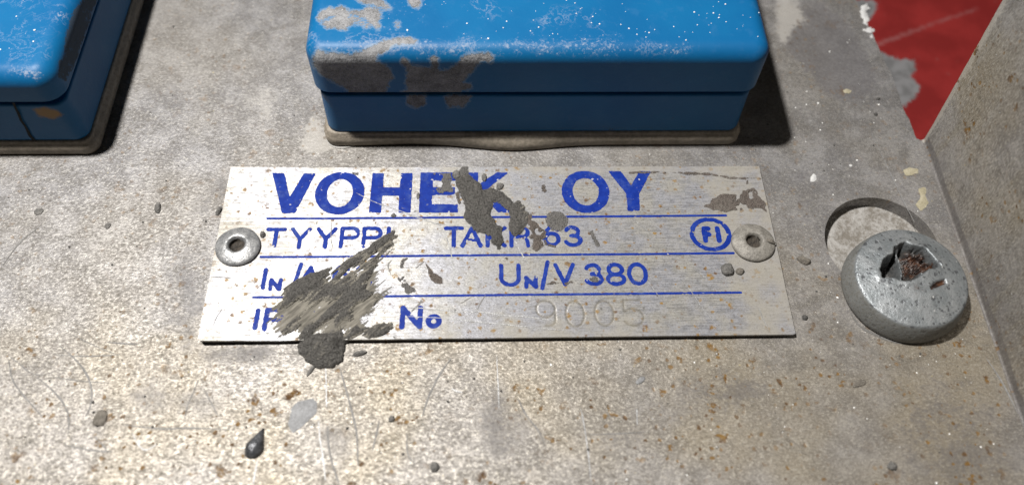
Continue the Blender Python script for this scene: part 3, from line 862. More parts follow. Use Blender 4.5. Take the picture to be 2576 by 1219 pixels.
npfix(ink('ring', [], [], np_root, (ellipse_px(1787.3, 589, 51.5, 41.5, (10.5, 8.2)),), 45))
text([('I', 661, 670, 674, 728), ('N', 676.5, 708.5, 700, 732), ('A', 752, 806, 668, 722), ('6', 835, 880, 666, 723), ('3', 892, 937, 665, 724)], .049, 50)
npfix(ink('slash', [], [(PW([(758, 664), (733, 734)]), .045)], np_root, (), 56))
text([('U', 1256.5, 1309, 663.5, 720.5), ('N', 1319.5, 1352, 694, 725.5), ('V', 1393.5, 1446.5, 661.5, 718.5), ('3', 1469.5, 1517, 662, 718), ('8', 1524, 1573.5, 661, 718), ('0', 1578.5, 1629, 660, 717)], .049, 60)
npfix(ink('slash', [], [(PW([(1377.5, 658), (1364, 725)]), .045)], np_root, (), 67))
text([('I', 639, 653, 776, 829), ('P', 664, 716, 774.5, 832), ('3', 752, 794, 774.5, 832), ('4', 806, 855, 774, 832)], .056, 70)
text([('N', 1007, 1062, 769, 827), ('o', 1072, 1110, 790, 824.5)], .06, 76)

# ------------------------------------------------------------------ rivets
def lathe(name, prof, mat, parent, n=56, wob=0, seed=0, loc=(0, 0, 0), tilt=None):
    V, Fc = [], []
    for i, (r, z) in enumerate(prof):
        for j in range(n):
            a = 2 * math.pi * j / n
            k = 1 + wob * (fbm(np.array([math.cos(a) * 1.5 + i * .12]), np.array([math.sin(a) * 1.5]), seed)[0] - .5)
            V.append((r * k * math.cos(a), r * k * math.sin(a), z + wob * .15 * (fbm(np.array([math.cos(a) * 3]), np.array([math.sin(a) * 3 + i * .2]), seed + 3)[0] - .5)))
    for i in range(len(prof) - 1):
        for j in range(n):
            k = (j + 1) % n
            Fc.append([i * n + j, i * n + k, (i + 1) * n + k, (i + 1) * n + j])
    o = mesh_obj(name, V, Fc, mat, parent, None, True)
    return o
def rivet(u, v, label, mat, seed, hole_off):
    c = inv(u, v, .06)
    z0 = float(plate_z(np.array([c[0]]), np.array([c[1]]))[0])
    root = empty('rivet', (c[0], c[1], z0 - .004))
    tag(root, label, 'rivet', 'blind rivets holding the nameplate')
    prof = [(.285, .0), (.305, .010), (.313, .028), (.308, .046), (.292, .06), (.265, .072), (.23, .086), (.19, .10), (.16, .108), (.138, .108), (.122, .098), (.11, .078), (.104, .05), (.10, .02)]
    h = lathe('head', prof, mat, root, 64, .07, seed)
    bore = [(.106, .06), (.100, .018), (.06, .012), (.0005, .014)]
    b = lathe('bore', [(r, z + .0) for r, z in bore], M_RIVIN, root, 32, .2, seed + 9)
    return root
rivet(597, 618, 'shinier rivet at the left end of the nameplate', M_RIVET, 3, 0)
rr = rivet(1896, 607, 'dull dirt coated rivet with a torn flap at the right end of the nameplate', M_RIVET2, 8, 0)
# torn burr on the right rivet
V, Fc = [], []
for i, t in enumerate(np.linspace(0, 1, 8)):
    w = .035 * math.sin(math.pi * (.15 + .8 * t)); z = .118 - .06 * t ** 2
    x = .17 + .15 * t; y = -.01 - .02 * t
    V += [(x, y + w, z), (x, y, z + .02 * math.sin(math.pi * t) + .006), (x, y - w, z)]
    if i: a = 3 * (i - 1); Fc += [[a, a + 3, a + 4, a + 1], [a + 1, a + 4, a + 5, a + 2]]
mesh_obj('burr', V, Fc, M_LUMP2, rr)

# ------------------------------------------------------------------ screw in the keyhole
def build_screw():
    cx, cy = 5.645, -.70
    root = empty('screw', (cx, cy, ZP))
    tag(root, 'big galvanised screw with a torn rusty drive recess beside the keyhole', 'screw')
    HT = .47
    cav = invs(ZS([(598, 655), (630, 605), (650, 575), (690, 570), (700, 515), (760, 492), (800, 515), (890, 528), (935, 572), (985, 640), (930, 672), (880, 690), (830, 715), (765, 752), (700, 728), (622, 716)]), ZP + HT) - (cx, cy)
    cav2 = invs(ZS([(915, 775), (955, 742), (1010, 728), (1018, 752), (980, 770), (920, 792)]), ZP + HT) - (cx, cy)
    ridge = invs(ZS([(728, 520), (745, 600), (768, 735)]), ZP + HT) - (cx, cy)
    rustc = invs(ZS([(880, 610)]), ZP + HT)[0] - (cx, cy)
    rustb = invs(ZS([(830, 790)]), ZP + HT)[0] - (cx, cy)
    rings = [(.0, None)]
    prof = [(.72, .012), (.80, .016), (.825, .04), (.83, .09), (.825, .15), (.812, .22), (.795, .29), (.778, .34), (.765, .372), (.752, .392)]
    rs = np.concatenate([[.738, .722], np.linspace(.70, .02, 62), [.001]])
    n = 220
    V, S, Cv, Ru = [], [], [], []
    th = np.linspace(0, 2 * np.pi, n, endpoint=False)
    def topz(r): return .40 + .10 * (1 - np.clip(r / .75, 0, 1) ** 1.7)
    for r, z in prof:
        k = 1 + .03 * (fbm(np.cos(th) * 1.4 + 3, np.sin(th) * 1.4 + z * 2, 17, 3) - .5)
        for j in range(n): V.append((r * k[j] * math.cos(th[j]), r * k[j] * math.sin(th[j]), z))
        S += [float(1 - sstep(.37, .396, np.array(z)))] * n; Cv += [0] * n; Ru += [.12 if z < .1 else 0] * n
    for r in rs:
        x, y = r * np.cos(th), r * np.sin(th)
        z = topz(r) + .010 * (fbm(x * 5, y * 5, 12, 3) - .5)
        d = poly_sdf(x, y, cav) + .10 * (fbm(x * 8, y * 8, 5, 4) - .5)
        rough = fbm(x * 11, y * 11, 9, 5, .65) - .5
        dep = sstep(.01, -.055, d)
        rd = np.full(len(x), 9.0)
        for i in range(2): rd = np.minimum(rd, seg_d(x, y, ridge[i], ridge[i + 1]))
        right = sstep(ridge[1][0] - .02, ridge[1][0] + .22, x)
        depth = (.40 - .20 * right) * dep * (1 - .6 * np.exp(-(rd / .04) ** 2))
        z = z - depth - dep * .30 * rough * (0.4 + right)
        d2 = poly_sdf(x, y, cav2) + .03 * rough
        z = z - .05 * sstep(.02, -.03, d2)
        lip = np.exp(-((d - .03) / .04) ** 2)
        z = z + .012 * lip * (fbm(x * 6, y * 6, 21, 2))
        V += list(zip(x, y, z)); S += [0.0] * n
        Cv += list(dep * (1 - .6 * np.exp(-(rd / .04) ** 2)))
        ru = 1.0 * np.exp(-((x - rustc[0]) ** 2 + (y - rustc[1]) ** 2) / .07) * dep + .5 * np.exp(-((x - rustb[0]) ** 2 / .03 + (y - rustb[1]) ** 2 / .012)) + .75 * sstep(.03, -.02, d2)
        Ru += list(np.clip(ru, 0, 1))
    nr = len(prof) + len(rs)
    Fc = []
    for i in range(nr - 1):
        for j in range(n):
            k = (j + 1) % n
            Fc.append([i * n + j, i * n + k, (i + 1) * n + k, (i + 1) * n + j])
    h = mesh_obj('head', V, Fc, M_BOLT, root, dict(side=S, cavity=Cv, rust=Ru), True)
    h.rotation_euler = (math.radians(1.5), math.radians(-1.5), 0)
    h.location = (0, 0, .02)
    s = lathe('shank', [(.27, .1), (.27, -.5), (.25, -.9), (.001, -1.0)], M_BOLT, root, 32)
    return root
build_screw()

# ================================================================== DRIED MUD
MUD1 = PW([(997, 571), (985, 582), (952, 598), (930, 619), (898, 641), (880, 652), (850, 674), (800, 681), (742, 687), (727, 700), (717, 722), (708, 738), (700, 752), (704, 775), (690, 800), (700, 828), (712, 846), (752, 850), (800, 852), (850, 853), (900, 851), (945, 843), (982, 837), (990, 824), (984, 808), (966, 808), (935, 818), (905, 826), (893, 815), (905, 795), (930, 772), (945, 755), (958, 735), (984, 718), (975, 712), (950, 722), (930, 735), (918, 728), (930, 700), (937, 680), (948, 655), (968, 632), (990, 612), (1000, 596), (984, 596)])
HOLE1 = PW(Z4([(1225, 800), (1245, 760), (1300, 735), (1390, 715), (1380, 745), (1310, 785), (1240, 806)]))
AX = np.array(inv(985, 585)[:2]) - np.array(inv(700, 815)[:2]); AX = AX / np.linalg.norm(AX)
def along(x, y): return x * AX[0] + y * AX[1], -x * AX[1] + y * AX[0]
LOBES = [(820, 720, 75, 24, 1.0), (900, 668, 48, 16, .8), (952, 618, 40, 15, 1.0), (985, 593, 24, 12, .9), (760, 722, 40, 24, 1.0), (860, 745, 60, 18, .6), (740, 800, 40, 18, .55), (860, 795, 45, 14, .75),
         (940, 830, 48, 14, 1.0), (830, 840, 60, 16, .7), (770, 825, 26, 12, .6), (910, 740, 36, 10, .6), (880, 700, 30, 12, .5)]
def thin1(x, y):
    return .9 * blob(x, y, 888, 700, 52, 22, 0, 0) + .9 * blob(x, y, 775, 798, 52, 22, 0, 0) + .8 * blob(x, y, 690, 800, 26, 26, 0, 0) + .7 * blob(x, y, 845, 812, 26, 18, 0, 0)
def mud1_thick(x, y):
    s = 0 * x
    a = math.degrees(math.atan2(AX[1], AX[0]))
    for u, v, ru, rv, k in LOBES:
        s = s + k * blob(x, y, u, v, ru, rv, 14 if v > 790 else a, 0)
    p, q = along(x, y)
    st = fbm(p * 1.3, q * 9, 51, 5, .6)
    s = s - thin1(x, y) * .6
    return np.clip(s * .62 + 2.5 * (st - .5) + .12, 0, 1.3)
def mud1_sdf(x, y):
    p, q = along(x, y)
    d = poly_sdf(x, y, MUD1) + -.04 + .10 * (fbm(p * 2.2, q * 9, 61, 3) - .5) + .05 * (fbm(x * 14, y * 14, 62, 3) - .5)
    d = np.maximum(d, -poly_sdf(x, y, HOLE1) - .03 * (fbm(x * 12, y * 12, 64) - .5))
    return np.maximum(d, .24 - mud1_thick(x, y) - .25 * (fbm(x * 16, y * 16, 63, 3) - .5))
def lumpz(x, y, sdf, thick, hmax, seed):
    edge = sstep(0, -.10, sdf)
    return edge * (.003 + hmax * np.clip(thick, 0, 1.2) * (.1 + 1.1 * fbm(x * 8, y * 8, seed, 5, .7)) + .035 * np.clip(thick, .2, 1) * (fbm(x * 22, y * 22, seed + 2, 3) - .35))
m1 = empty('mud_smear', (float(inv(820, 760)[0]), float(inv(820, 760)[1]), 0))
tag(m1, 'large dark grey smear of dried mud dragged diagonally over the lower left of the nameplate', 'dried mud')
mi = Matrix.Translation(m1.location).inverted()
bx = (MUD1[:, 0].min() - .1, MUD1[:, 0].max() + .1, MUD1[:, 1].min() - .1, MUD1[:, 1].max() + .1)
o = sheet('crust', bx, .013, mud1_sdf, lambda x, y: plate_z(x, y) + .006 + lumpz(x, y, mud1_sdf(x, y), mud1_thick(x, y), .06, 71), M_MUD, m1, .015,
          dict(thick=lambda x, y: np.clip(mud1_thick(x, y), 0, 1), edge=lambda x, y: sstep(.0, -.09, mud1_sdf(x, y)) * 1.1))
o.matrix_parent_inverse = mi
FILM1 = PW([(1018, 598), (1000, 600), (960, 620), (900, 660), (840, 690), (760, 700), (715, 730), (690, 750), (668, 762), (672, 790), (664, 815), (668, 838), (690, 850), (760, 853), (900, 852), (975, 838), (950, 812), (925, 805), (945, 790), (965, 765), (1000, 730), (992, 716), (960, 730), (950, 715), (965, 690), (952, 672), (968, 650), (1002, 618)])
def film1(x, y):
    p, q = along(x, y)
    return poly_sdf(x, y, FILM1) + .12 * (fbm(p * 2, q * 9, 81, 3) - .5)
o = sheet('film', (FILM1[:, 0].min() - .1, FILM1[:, 0].max() + .1, FILM1[:, 1].min() - .1, FILM1[:, 1].max() + .1), .03, film1,
          lambda x, y: plate_z(x, y) + .0055, M_FILM, m1, 0, dict(thick=lambda x, y: sstep(.02, -.22, film1(x, y)) * (.74 - .28 * np.clip(thin1(x, y), 0, 1))))
o.matrix_parent_inverse = mi
# lump hanging over the plate's lower edge
LUMP = invs([(752, 848), (790, 836), (840, 832), (880, 838), (885, 852), (868, 862), (868, 876), (866, 888), (858, 902), (836, 915), (800, 918), (772, 908), (752, 888), (748, 868)], -.03)
def lump_sdf(x, y): return poly_sdf(x, y, LUMP) + .14 * (fbm(x * 5, y * 5, 92, 4, .6) - .5)
def lump_z(x, y):
    d = lump_sdf(x, y)
    dome = np.sqrt(np.clip(-d / .22, 0, 1))
    onp = sstep(-1.53, -1.36, y)
    return ZP + .02 + .02 * onp + (.10 + .05 * onp) * dome + .09 * dome * (fbm(x * 8, y * 8, 95, 5, .7) - .45)
o = sheet('clod', (LUMP[:, 0].min() - .1, LUMP[:, 0].max() + .1, LUMP[:, 1].min() - .1, LUMP[:, 1].max() + .1), .013, lump_sdf, lump_z, M_MUD, m1, .1, dict(thick=lambda x, y: .8 + 0 * x, edge=lambda x, y: 2 + 0 * x))
o.matrix_parent_inverse = mi

MUD2 = PW(Z2([(520, 290), (560, 245), (640, 235), (700, 275), (740, 310), (780, 340), (800, 395), (870, 372), (940, 395), (1000, 420), (1080, 500), (1120, 540), (1170, 510), (1230, 580), (1260, 640), (1270, 700), (1240, 770), (1180, 850), (1120, 875), (1085, 820), (1080, 740), (1090, 680), (1080, 600), (1020, 565), (950, 512), (905, 530), (890, 580), (870, 640), (900, 690), (950, 760), (1000, 790), (985, 850), (1005, 930), (985, 960), (960, 1030), (945, 985), (900, 940), (880, 880), (800, 840), (740, 835), (700, 780), (640, 720), (600, 670), (620, 600), (610, 520), (580, 470), (550, 400), (520, 330)]))
def mud2_sdf(x, y): return poly_sdf(x, y, MUD2) - .035 + .055 * (fbm(x * 13, y * 13, 102, 4) - .5)
def mud2_thick(x, y): return np.clip(.95 - .45 * sstep(.05, .45, x - .0 * y + .35 * (y - .8)) + .6 * (fbm(x * 4, y * 4, 105, 3) - .5), 0, 1)
m2 = empty('mud_smear', (float(inv(1210, 500)[0]), float(inv(1210, 500)[1]), 0))
tag(m2, 'forked dark grey patch of dried mud covering the bold K of the nameplate', 'dried mud')
mi2 = Matrix.Translation(m2.location).inverted()
bx = (MUD2[:, 0].min() - .1, MUD2[:, 0].max() + .1, MUD2[:, 1].min() - .1, MUD2[:, 1].max() + .1)
o = sheet('crust', bx, .012, mud2_sdf, lambda x, y: plate_z(x, y) + .006 + lumpz(x, y, mud2_sdf(x, y), mud2_thick(x, y), .045, 111), M_MUD, m2, .012, dict(thick=mud2_thick, edge=lambda x, y: sstep(.0, -.07, mud2_sdf(x, y)) * 1.2))
o.matrix_parent_inverse = mi2

def residue(poly, mat, seed, rag=.06, h=.012, hole=.66, label=None, cat='dried mud', z=None, step=.014, name='mud_stain', parent=None, group=None):
    def f(x, y):
        return np.maximum(poly_sdf(x, y, poly) + rag * (fbm(x * 11, y * 11, seed, 4) - .5) * 1.6, fbm(x * 9, y * 9, seed + 4, 3) - hole)
    b = (poly[:, 0].min() - .1, poly[:, 0].max() + .1, poly[:, 1].min() - .1, poly[:, 1].max() + .1)
    zf = plate_z if z is None else (lambda x, y: panel_z(x, y))
    o = sheet(name, b, step, f, lambda x, y: zf(x, y) + .006 + h * sstep(0, -.05, f(x, y)) * (.4 + fbm(x * 14, y * 14, seed + 1, 3)), mat, parent, .006,
              dict(thick=lambda x, y: .35 + .5 * fbm(x * 3, y * 3, seed + 2, 2), edge=lambda x, y: .45 + .55 * sstep(.0, -.05, f(x, y))))
    if o is None: return None
    # give the thing its own origin
    if parent is None:
        c = Vector((float(poly[:, 0].mean()), float(poly[:, 1].mean()), 0))
        o.data.transform(Matrix.Translation(-c)); o.location = c
        tag(o, label, cat, group)
    return o
residue(PW(Z2([(1235, 705), (1262, 660), (1300, 655), (1350, 740), (1400, 790), (1450, 830), (1440, 880), (1405, 920), (1430, 960), (1350, 1025), (1310, 1005), (1320, 950), (1300, 880), (1320, 850), (1260, 800)])), M_CLAY, 201, .07, .02, .68, 'brown patch of dried mud between the letters TAKR and the digit 6')
residue(PW(Z2([(1420, 905), (1460, 900), (1475, 950), (1530, 965), (1570, 960), (1565, 995), (1500, 985), (1440, 960)])), M_CLAY, 205, .04, .01, .7, 'small curved brown smear under the digit 6 on the nameplate')
residue(PW(Z2([(1480, 640), (1560, 612), (1640, 625), (1690, 690), (1680, 770), (1610, 815), (1520, 810), (1470, 760), (1455, 690)])), M_GREYMUD, 209, .03, .006, .9, 'round pale grey spot on the first rule above the digit 6')
residue(PW(Z2([(290, 225), (400, 220), (460, 215), (470, 290), (480, 340), (490, 420), (400, 430), (330, 415), (320, 350), (300, 280)])), M_GREYMUD, 213, .08, .012, .58, 'thin grey brown residue over the arms of the bold E')
residue(PW(Z2([(500, 420), (540, 410), (570, 500), (575, 555), (545, 540), (520, 470)])), M_CLAY, 215, .04, .01, .7, 'narrow brown streak of residue just right of the bold E')
residue(PW(Z2([(540, 250), (545, 180), (590, 150), (650, 150), (640, 215), (600, 270), (560, 275)])), M_GREYMUD, 217, .05, .03, .64, 'grey crust of dirt at the top edge of the nameplate above the forked mud patch')
residue(PW(Z3([(1225, 560), (1290, 540), (1400, 440), (1490, 425), (1590, 440), (1590, 500), (1625, 470), (1650, 400), (1690, 385), (1685, 290), (1710, 285), (1712, 380), (1780, 375), (1820, 450), (1880, 520), (1910, 630), (1840, 590), (1700, 575), (1620, 600), (1490, 630), (1380, 605), (1280, 585)])), M_CLAY, 221, .05, .008, .68, 'large flat brown stain at the upper right corner of the nameplate')
residue(PW(Z3([(460, 205), (560, 195), (690, 205), (800, 200), (1000, 203), (1200, 212), (1330, 225), (1440, 240), (1520, 260), (1640, 265), (1840, 268), (1840, 278), (1640, 278), (1500, 275), (1380, 248), (1200, 235), (1060, 235), (980, 222), (780, 215), (600, 222), (470, 222)])), M_CLAY, 225, .035, .006, .72, 'long thin brown line of residue along the top of the nameplate right of the Y')
residue(PW(Z5([(215, 85), (240, 110), (280, 150), (330, 220), (430, 270), (440, 355), (335, 350), (295, 315), (258, 230)])), M_CLAY, 229, .03, .008, .8, 'slanted brown flake of residue in the middle of the third line of the nameplate')
residue(PW(Z5([(-60, 50), (20, 30), (40, 60), (-20, 90), (-40, 160), (-80, 170)])), M_GREYMUD, 233, .04, .01, .75, 'grey curl of residue right of the big mud smear and above the third rule')
residue(PW(Z5([(-100, 250), (-20, 240), (40, 380), (130, 430), (120, 465), (20, 465), (-60, 440), (-90, 330)])), M_GREYMUD, 237, .05, .01, .58, 'broken grey residue right of the big mud smear, touching the third rule')
residue(PW(Z5([(1190, 50), (1290, 30), (1285, 70), (1265, 115), (1240, 120), (1215, 80)])), M_CLAY, 241, .04, .01, .72, 'small brown fleck of residue above the letter U')
residue(PW(Z5([(1660, 290), (1730, 275), (1745, 320), (1880, 340), (1985, 300), (2030, 350), (1960, 365), (1850, 365), (1680, 370)])), M_CLAY, 245, .05, .01, .62, 'brown residue across the slash and the foot of the V')
residue(PW(Z5([(2190, 290), (2250, 265), (2290, 290), (2300, 330), (2240, 345), (2200, 335)])), M_GREYMUD, 249, .04, .012, .75, 'little grey crust inside the lower bowl of the digit 3 of 380')
residue(PW(Z3([(60, 830), (95, 800), (105, 860), (150, 930), (185, 990), (140, 985), (90, 930)])), M_GREYMUD, 253, .04, .01, .66, 'brown grey fleck of residue right of the number 63')
residue(PW(Z2([(1400, 335), (1450, 330), (1450, 375), (1475, 400), (1430, 445), (1410, 400)])), M_CLAY, 257, .04, .012, .75, 'small brown fleck of residue between the K and the second O')
residue(PW(Z1([(1635, 150), (1670, 150), (1680, 200), (1760, 215), (1820, 240), (1800, 260), (1700, 245), (1650, 235)])), M_GREYMUD, 261, .05, .01, .66, 'grey brown residue on top of the first O')

# ------------------------------------------------------------------ grit and lumps lying about
def lump(u, v, ru, rv, h, mat, label, name='grit_lump', rot=0, seed=0, z=None, tail=0, cat='grit', group=None):
    z0 = ZP if z is None else z
    c = inv(u, v, z0)
    if z is not None: c[2] = float(plate_z(np.array([c[0]]), np.array([c[1]]))[0])
    bm = bmesh.new()
    bmesh.ops.create_icosphere(bm, subdivisions=3, radius=1)
    q = .85 if not tail else 1
    sx, sy = q * ru / 178.0, q * rv / 150.0
    for w in bm.verts:
        p = w.co.copy()
        am = .25 if tail else 1
        k = 1 + .5 * am * (fbm(np.array([p.x * 1.3 + seed]), np.array([p.y * 1.3 + p.z * 1.7]), seed, 3)[0] - .5) + .3 * am * (fbm(np.array([p.x * 4 + seed]), np.array([p.y * 4 + p.z * 3]), seed + 4, 2)[0] - .5)
        if tail: 
            t = max(0, p.y); k2 = 1 - .62 * t; p.x *= k2; p.z *= (1 - .5 * t); p.y = p.y * (1 + tail * t)
        w.co = (p.x * k * sx, p.y * k * sy, max(-.02, p.z * k * h))
    bmesh.ops.recalc_face_normals(bm, faces=bm.faces)
    me = bpy.data.meshes.new(name); bm.to_mesh(me); bm.free()
    me.materials.append(mat); me.polygons.foreach_set('use_smooth', [True] * len(me.polygons))
    o = bpy.data.objects.new(name, me); SC.collection.objects.link(o)
    o.location = (c[0], c[1], c[2]); o.rotation_euler = (0, 0, math.radians(rot))
    return tag(o, label, cat, group)
lump(642, 1122, 21, 25, .11, M_SOLDER, 'shiny black teardrop of solder near the bottom left', 'solder_drop', -18, 1, tail=.5, cat='solder drop')
lump(1829, 679, 19, 17, .10, M_LUMP, 'round brown grey lump on the nameplate below the right rivet', seed=5, z=0)
lump(1861, 683, 12, 10, .05, M_GREYMUD if False else M_LUMP2, 'small pale crumb beside the round lump below the right rivet', seed=9, z=0)
lump(2022, 656, 22, 10, .08, M_LUMP2, 'oval pitted brown crumb on the sheet right of the nameplate', rot=-32, seed=12)
lump(397, 523, 10, 17, .05, M_LUMP, 'elongated dark grey lump on the sheet left of the bold V', rot=12, seed=15)
lump(551, 531, 8, 13, .06, M_LUMP, 'small dark bead touching the left edge of the nameplate above the rivet', rot=-18, seed=18)
lump(97, 532, 14, 10, .02, M_LUMP, 'faint flat grey lump far left under the left blue box', seed=21)
lump(271, 568, 9, 8, .02, M_LUMP, 'tiny flat grey lump midway between left blue box and nameplate', seed=23)
lump(253, 1052, 19, 20, .025, M_LUMP2, 'flat round grey spot of grit at the lower left between curved scratches', seed=25)
lump(1094, 1175, 12, 11, .05, M_LUMP, 'round grey bead at the bottom middle of the sheet', seed=28)
lump(985, 1053, 8, 8, .045, M_LUMP, 'tiny dark bead above the round bead at the bottom middle', seed=31)
lump(2244, 1172, 13, 10, .05, M_LUMP, 'small grey bead at the bottom right of the sheet', seed=34)
lump(1950, 967, 9, 8, .04, M_LUMP, 'tiny bead just under the lower right of the nameplate', seed=36) if False else None
lump(2024, 799, 8, 8, .05, M_CRUMB, 'tiny black crumb right of the lower right corner of the nameplate', seed=38)
lump(2205, 820, 8, 6, .05, M_WHITE, 'tiny pale pebble stuck at the lower left rim of the screw head', seed=41)
lump(905, 889, 20, 6, .05, M_LUMP, 'thin dark sliver right of the clod below the nameplate', rot=12, seed=43)
lump(783, 930, 6, 18, .03, M_LUMP, 'thin dark tail below the clod under the nameplate', rot=-28, seed=46)
lump(662, 592, 9, 9, .07, M_LUMP, 'dark crumb between the left rivet and the letter T', seed=48, z=0)
lump(1148, 441, 13, 14, .06, M_LUMP, 'dark crumb on the right end of the bold E at its top', seed=51, z=0)
lump(1257, 470, 14, 9, .05, M_LUMP, 'dark crumb beside the upper arm of the K', rot=45, seed=54, z=0)
lump(1218, 448, 8, 12, .05, M_LUMP, 'dark crumb between the two upper arms of the K', seed=57, z=0)
lump(1052, 493, 5, 10, .03, M_LUMP, 'tiny dark chip left of the bold E', seed=60, z=0)
lump(990, 542, 8, 6, .03, M_LUMP, 'tiny dark chip on the first rule below the bold H', rot=35, seed=62, z=0)
lump(2160, 964, 22, 9, .03, M_LUMP2, 'broken grey brown flake on the sheet below the screw', rot=18, seed=64)
lump(1612, 955, 15, 7, .02, M_GREYFLAKE, 'long grey flake on the sheet below the number 9005', rot=35, seed=66)
lump(2196, 389, 9, 4, .03, M_CRUMB, 'black crumb on the sheet near the plate corner, lower of two', rot=20, seed=68) if False else None
lump(2178, 390, 10, 4, .03, M_CRUMB, 'upper of two black crumbs near the notch by the red panel', rot=10, seed=70) if False else None
def px(x, y): return (1916.7 + x * .3669, y * .3669)
lump(*px(795, 681), 8, 5, .04, M_CRUMB, 'upper of the two black crumbs left of the red panel tip', rot=15, seed=72)
lump(*px(779, 787), 7, 6, .04, M_CRUMB, 'lower of the two black crumbs left of the red panel tip', rot=40, seed=74)

def flake(pts, mat, label, seed, h=.01, rag=.03, name='paint_flake', cat='paint flake'):
    return residue(invs(pts, ZP), mat, seed, rag, h, .95, label, cat, ZP, .014, name)
ZR4 = lambda p: zoomed(1916.7, 0, .3669, p)
flake(ZR4([(970, 1165), (1020, 1150), (1070, 1160), (1072, 1190), (1010, 1200), (985, 1218), (975, 1195)]), M_FLAKE, 'cream paint flake on the sheet just left of the folded edge, upper one', 301)
flake(ZS([(840, 150), (880, 140), (885, 180), (900, 240), (890, 270), (850, 290), (820, 250), (850, 220)]), M_FLAKE, 'cream paint flake on the rim of the keyhole by the folded edge', 304)
flake(ZS([(145, 75), (165, 52), (190, 70), (185, 100), (150, 105)]), M_FLAKEW, 'white paint flake above the keyhole', 307, .012)
flake(ZR4([(595, 1130), (615, 1128), (622, 1142), (603, 1147)]), M_FLAKEW, 'tiny white chip right of the shadow of the blue box', 310, .02, .01)
flake(ZR4([(550, 620), (580, 610), (615, 625), (600, 645), (560, 640)]), M_FLAKE, 'pale flake on the dark stain left of the red panel', 313, .01)
flake([(2165, 18), (2180, 10), (2186, 60), (2200, 90), (2190, 96), (2176, 70), (2168, 50)], M_FLAKEW, 'white burred coating along the notched edge by the red panel', 316, .02, .11)
flake([(1560, 998), (1572, 990), (1600, 960), (1606, 965), (1590, 985), (1570, 1005)], M_GREYFLAKE, 'slim grey streak of residue low in the middle of the sheet', 319) if False else None
flake(zoomed(0, 732, .3224 * 1.0, [(2280, 640), (2330, 560), (2440, 530), (2470, 560), (2470, 640), (2420, 720), (2300, 800), (2260, 720)]) if False else [(722, 1066), (735, 1025), (752, 1008), (785, 1003), (797, 1012), (796, 1035), (780, 1055), (738, 1088), (730, 1080)], M_GREYFLAKE, 'translucent grey flake on the bright lower left part of the sheet', 322, .006)
flake(zoomed(1469.5, 638.9, .2232, [(1, 1)]) if False else [(1790, 986), (1802, 975), (1816, 978), (1820, 990), (1806, 998), (1794, 996)], M_FLAKEW, 'faint pale ring of lime low right below the nameplate', 325, .006, .05) if False else None

# loose specks nobody could count
def specks(name, label, mat, pts, rmin, rmax, seed):
    rg = random.Random(seed)
    bm = bmesh.new()
    for x, y, z in pts:
        r = rmin + (rmax - rmin) * rg.random() ** 2.2
        mt = Matrix.Translation((x, y, z + r * .3)) @ Matrix.Rotation(rg.random() * 6, 4, 'Z') @ Matrix.Diagonal((r * (.8 + .6 * rg.random()), r, r * .75, 1))
        bmesh.ops.create_icosphere(bm, subdivisions=1, radius=1, matrix=mt)
    me = bpy.data.meshes.new(name); bm.to_mesh(me); bm.free(); me.materials.append(mat)
    o = bpy.data.objects.new(name, me); SC.collection.objects.link(o)
    return tag(o, label, None, None, 'stuff')
rg = random.Random(5)
P = []
while len(P) < 210:
    x = rg.uniform(-2.3, 3.7); y = rg.uniform(2.1, 4.6)
    if rg.random() < .10 + .9 * max(0, (x + 1.6) / 5.2): P.append((x, y, 1.93))
specks('lid_dust', 'white grains scattered over the lid of the blue box above the nameplate', M_WHITE, P, .005, .015, 3)
P = [(rg.uniform(-12, -6.4), rg.uniform(2.0, 5), 1.62) for _ in range(160)]
specks('lid_dust', 'white grains scattered over the lid of the left blue box', M_WHITE, P, .008, .02, 4)
def free(x, y): return x < 6.3 and hole_sdf(np.array([x]), np.array([y]))[0] > .05 and not (-2.7 < x < 3.9 and y > 1.8) and not (x < -6 and y > 1.7) and not (-4.05 < x < 4.05 and -1.5 < y < 1.5)
P = []
while len(P) < 90:
    x = 6.4 - 9 * rg.random() ** 1.6; y = rg.uniform(-3.6, 4.5)
    if free(x, y): P.append((x, y, ZP))
specks('sheet_dust', 'white grains lying on the right side of the grey sheet', M_WHITE, P, .005, .018, 6)
P = []
while len(P) < 180:
    x = rg.uniform(-8, 6.4); y = rg.uniform(-3.6, 4.8)
    if free(x, y): P.append((x, y, ZP))
specks('sheet_grit', 'fine dark grit lying over the grey sheet', M_CRUMB, P, .006, .02, 7)

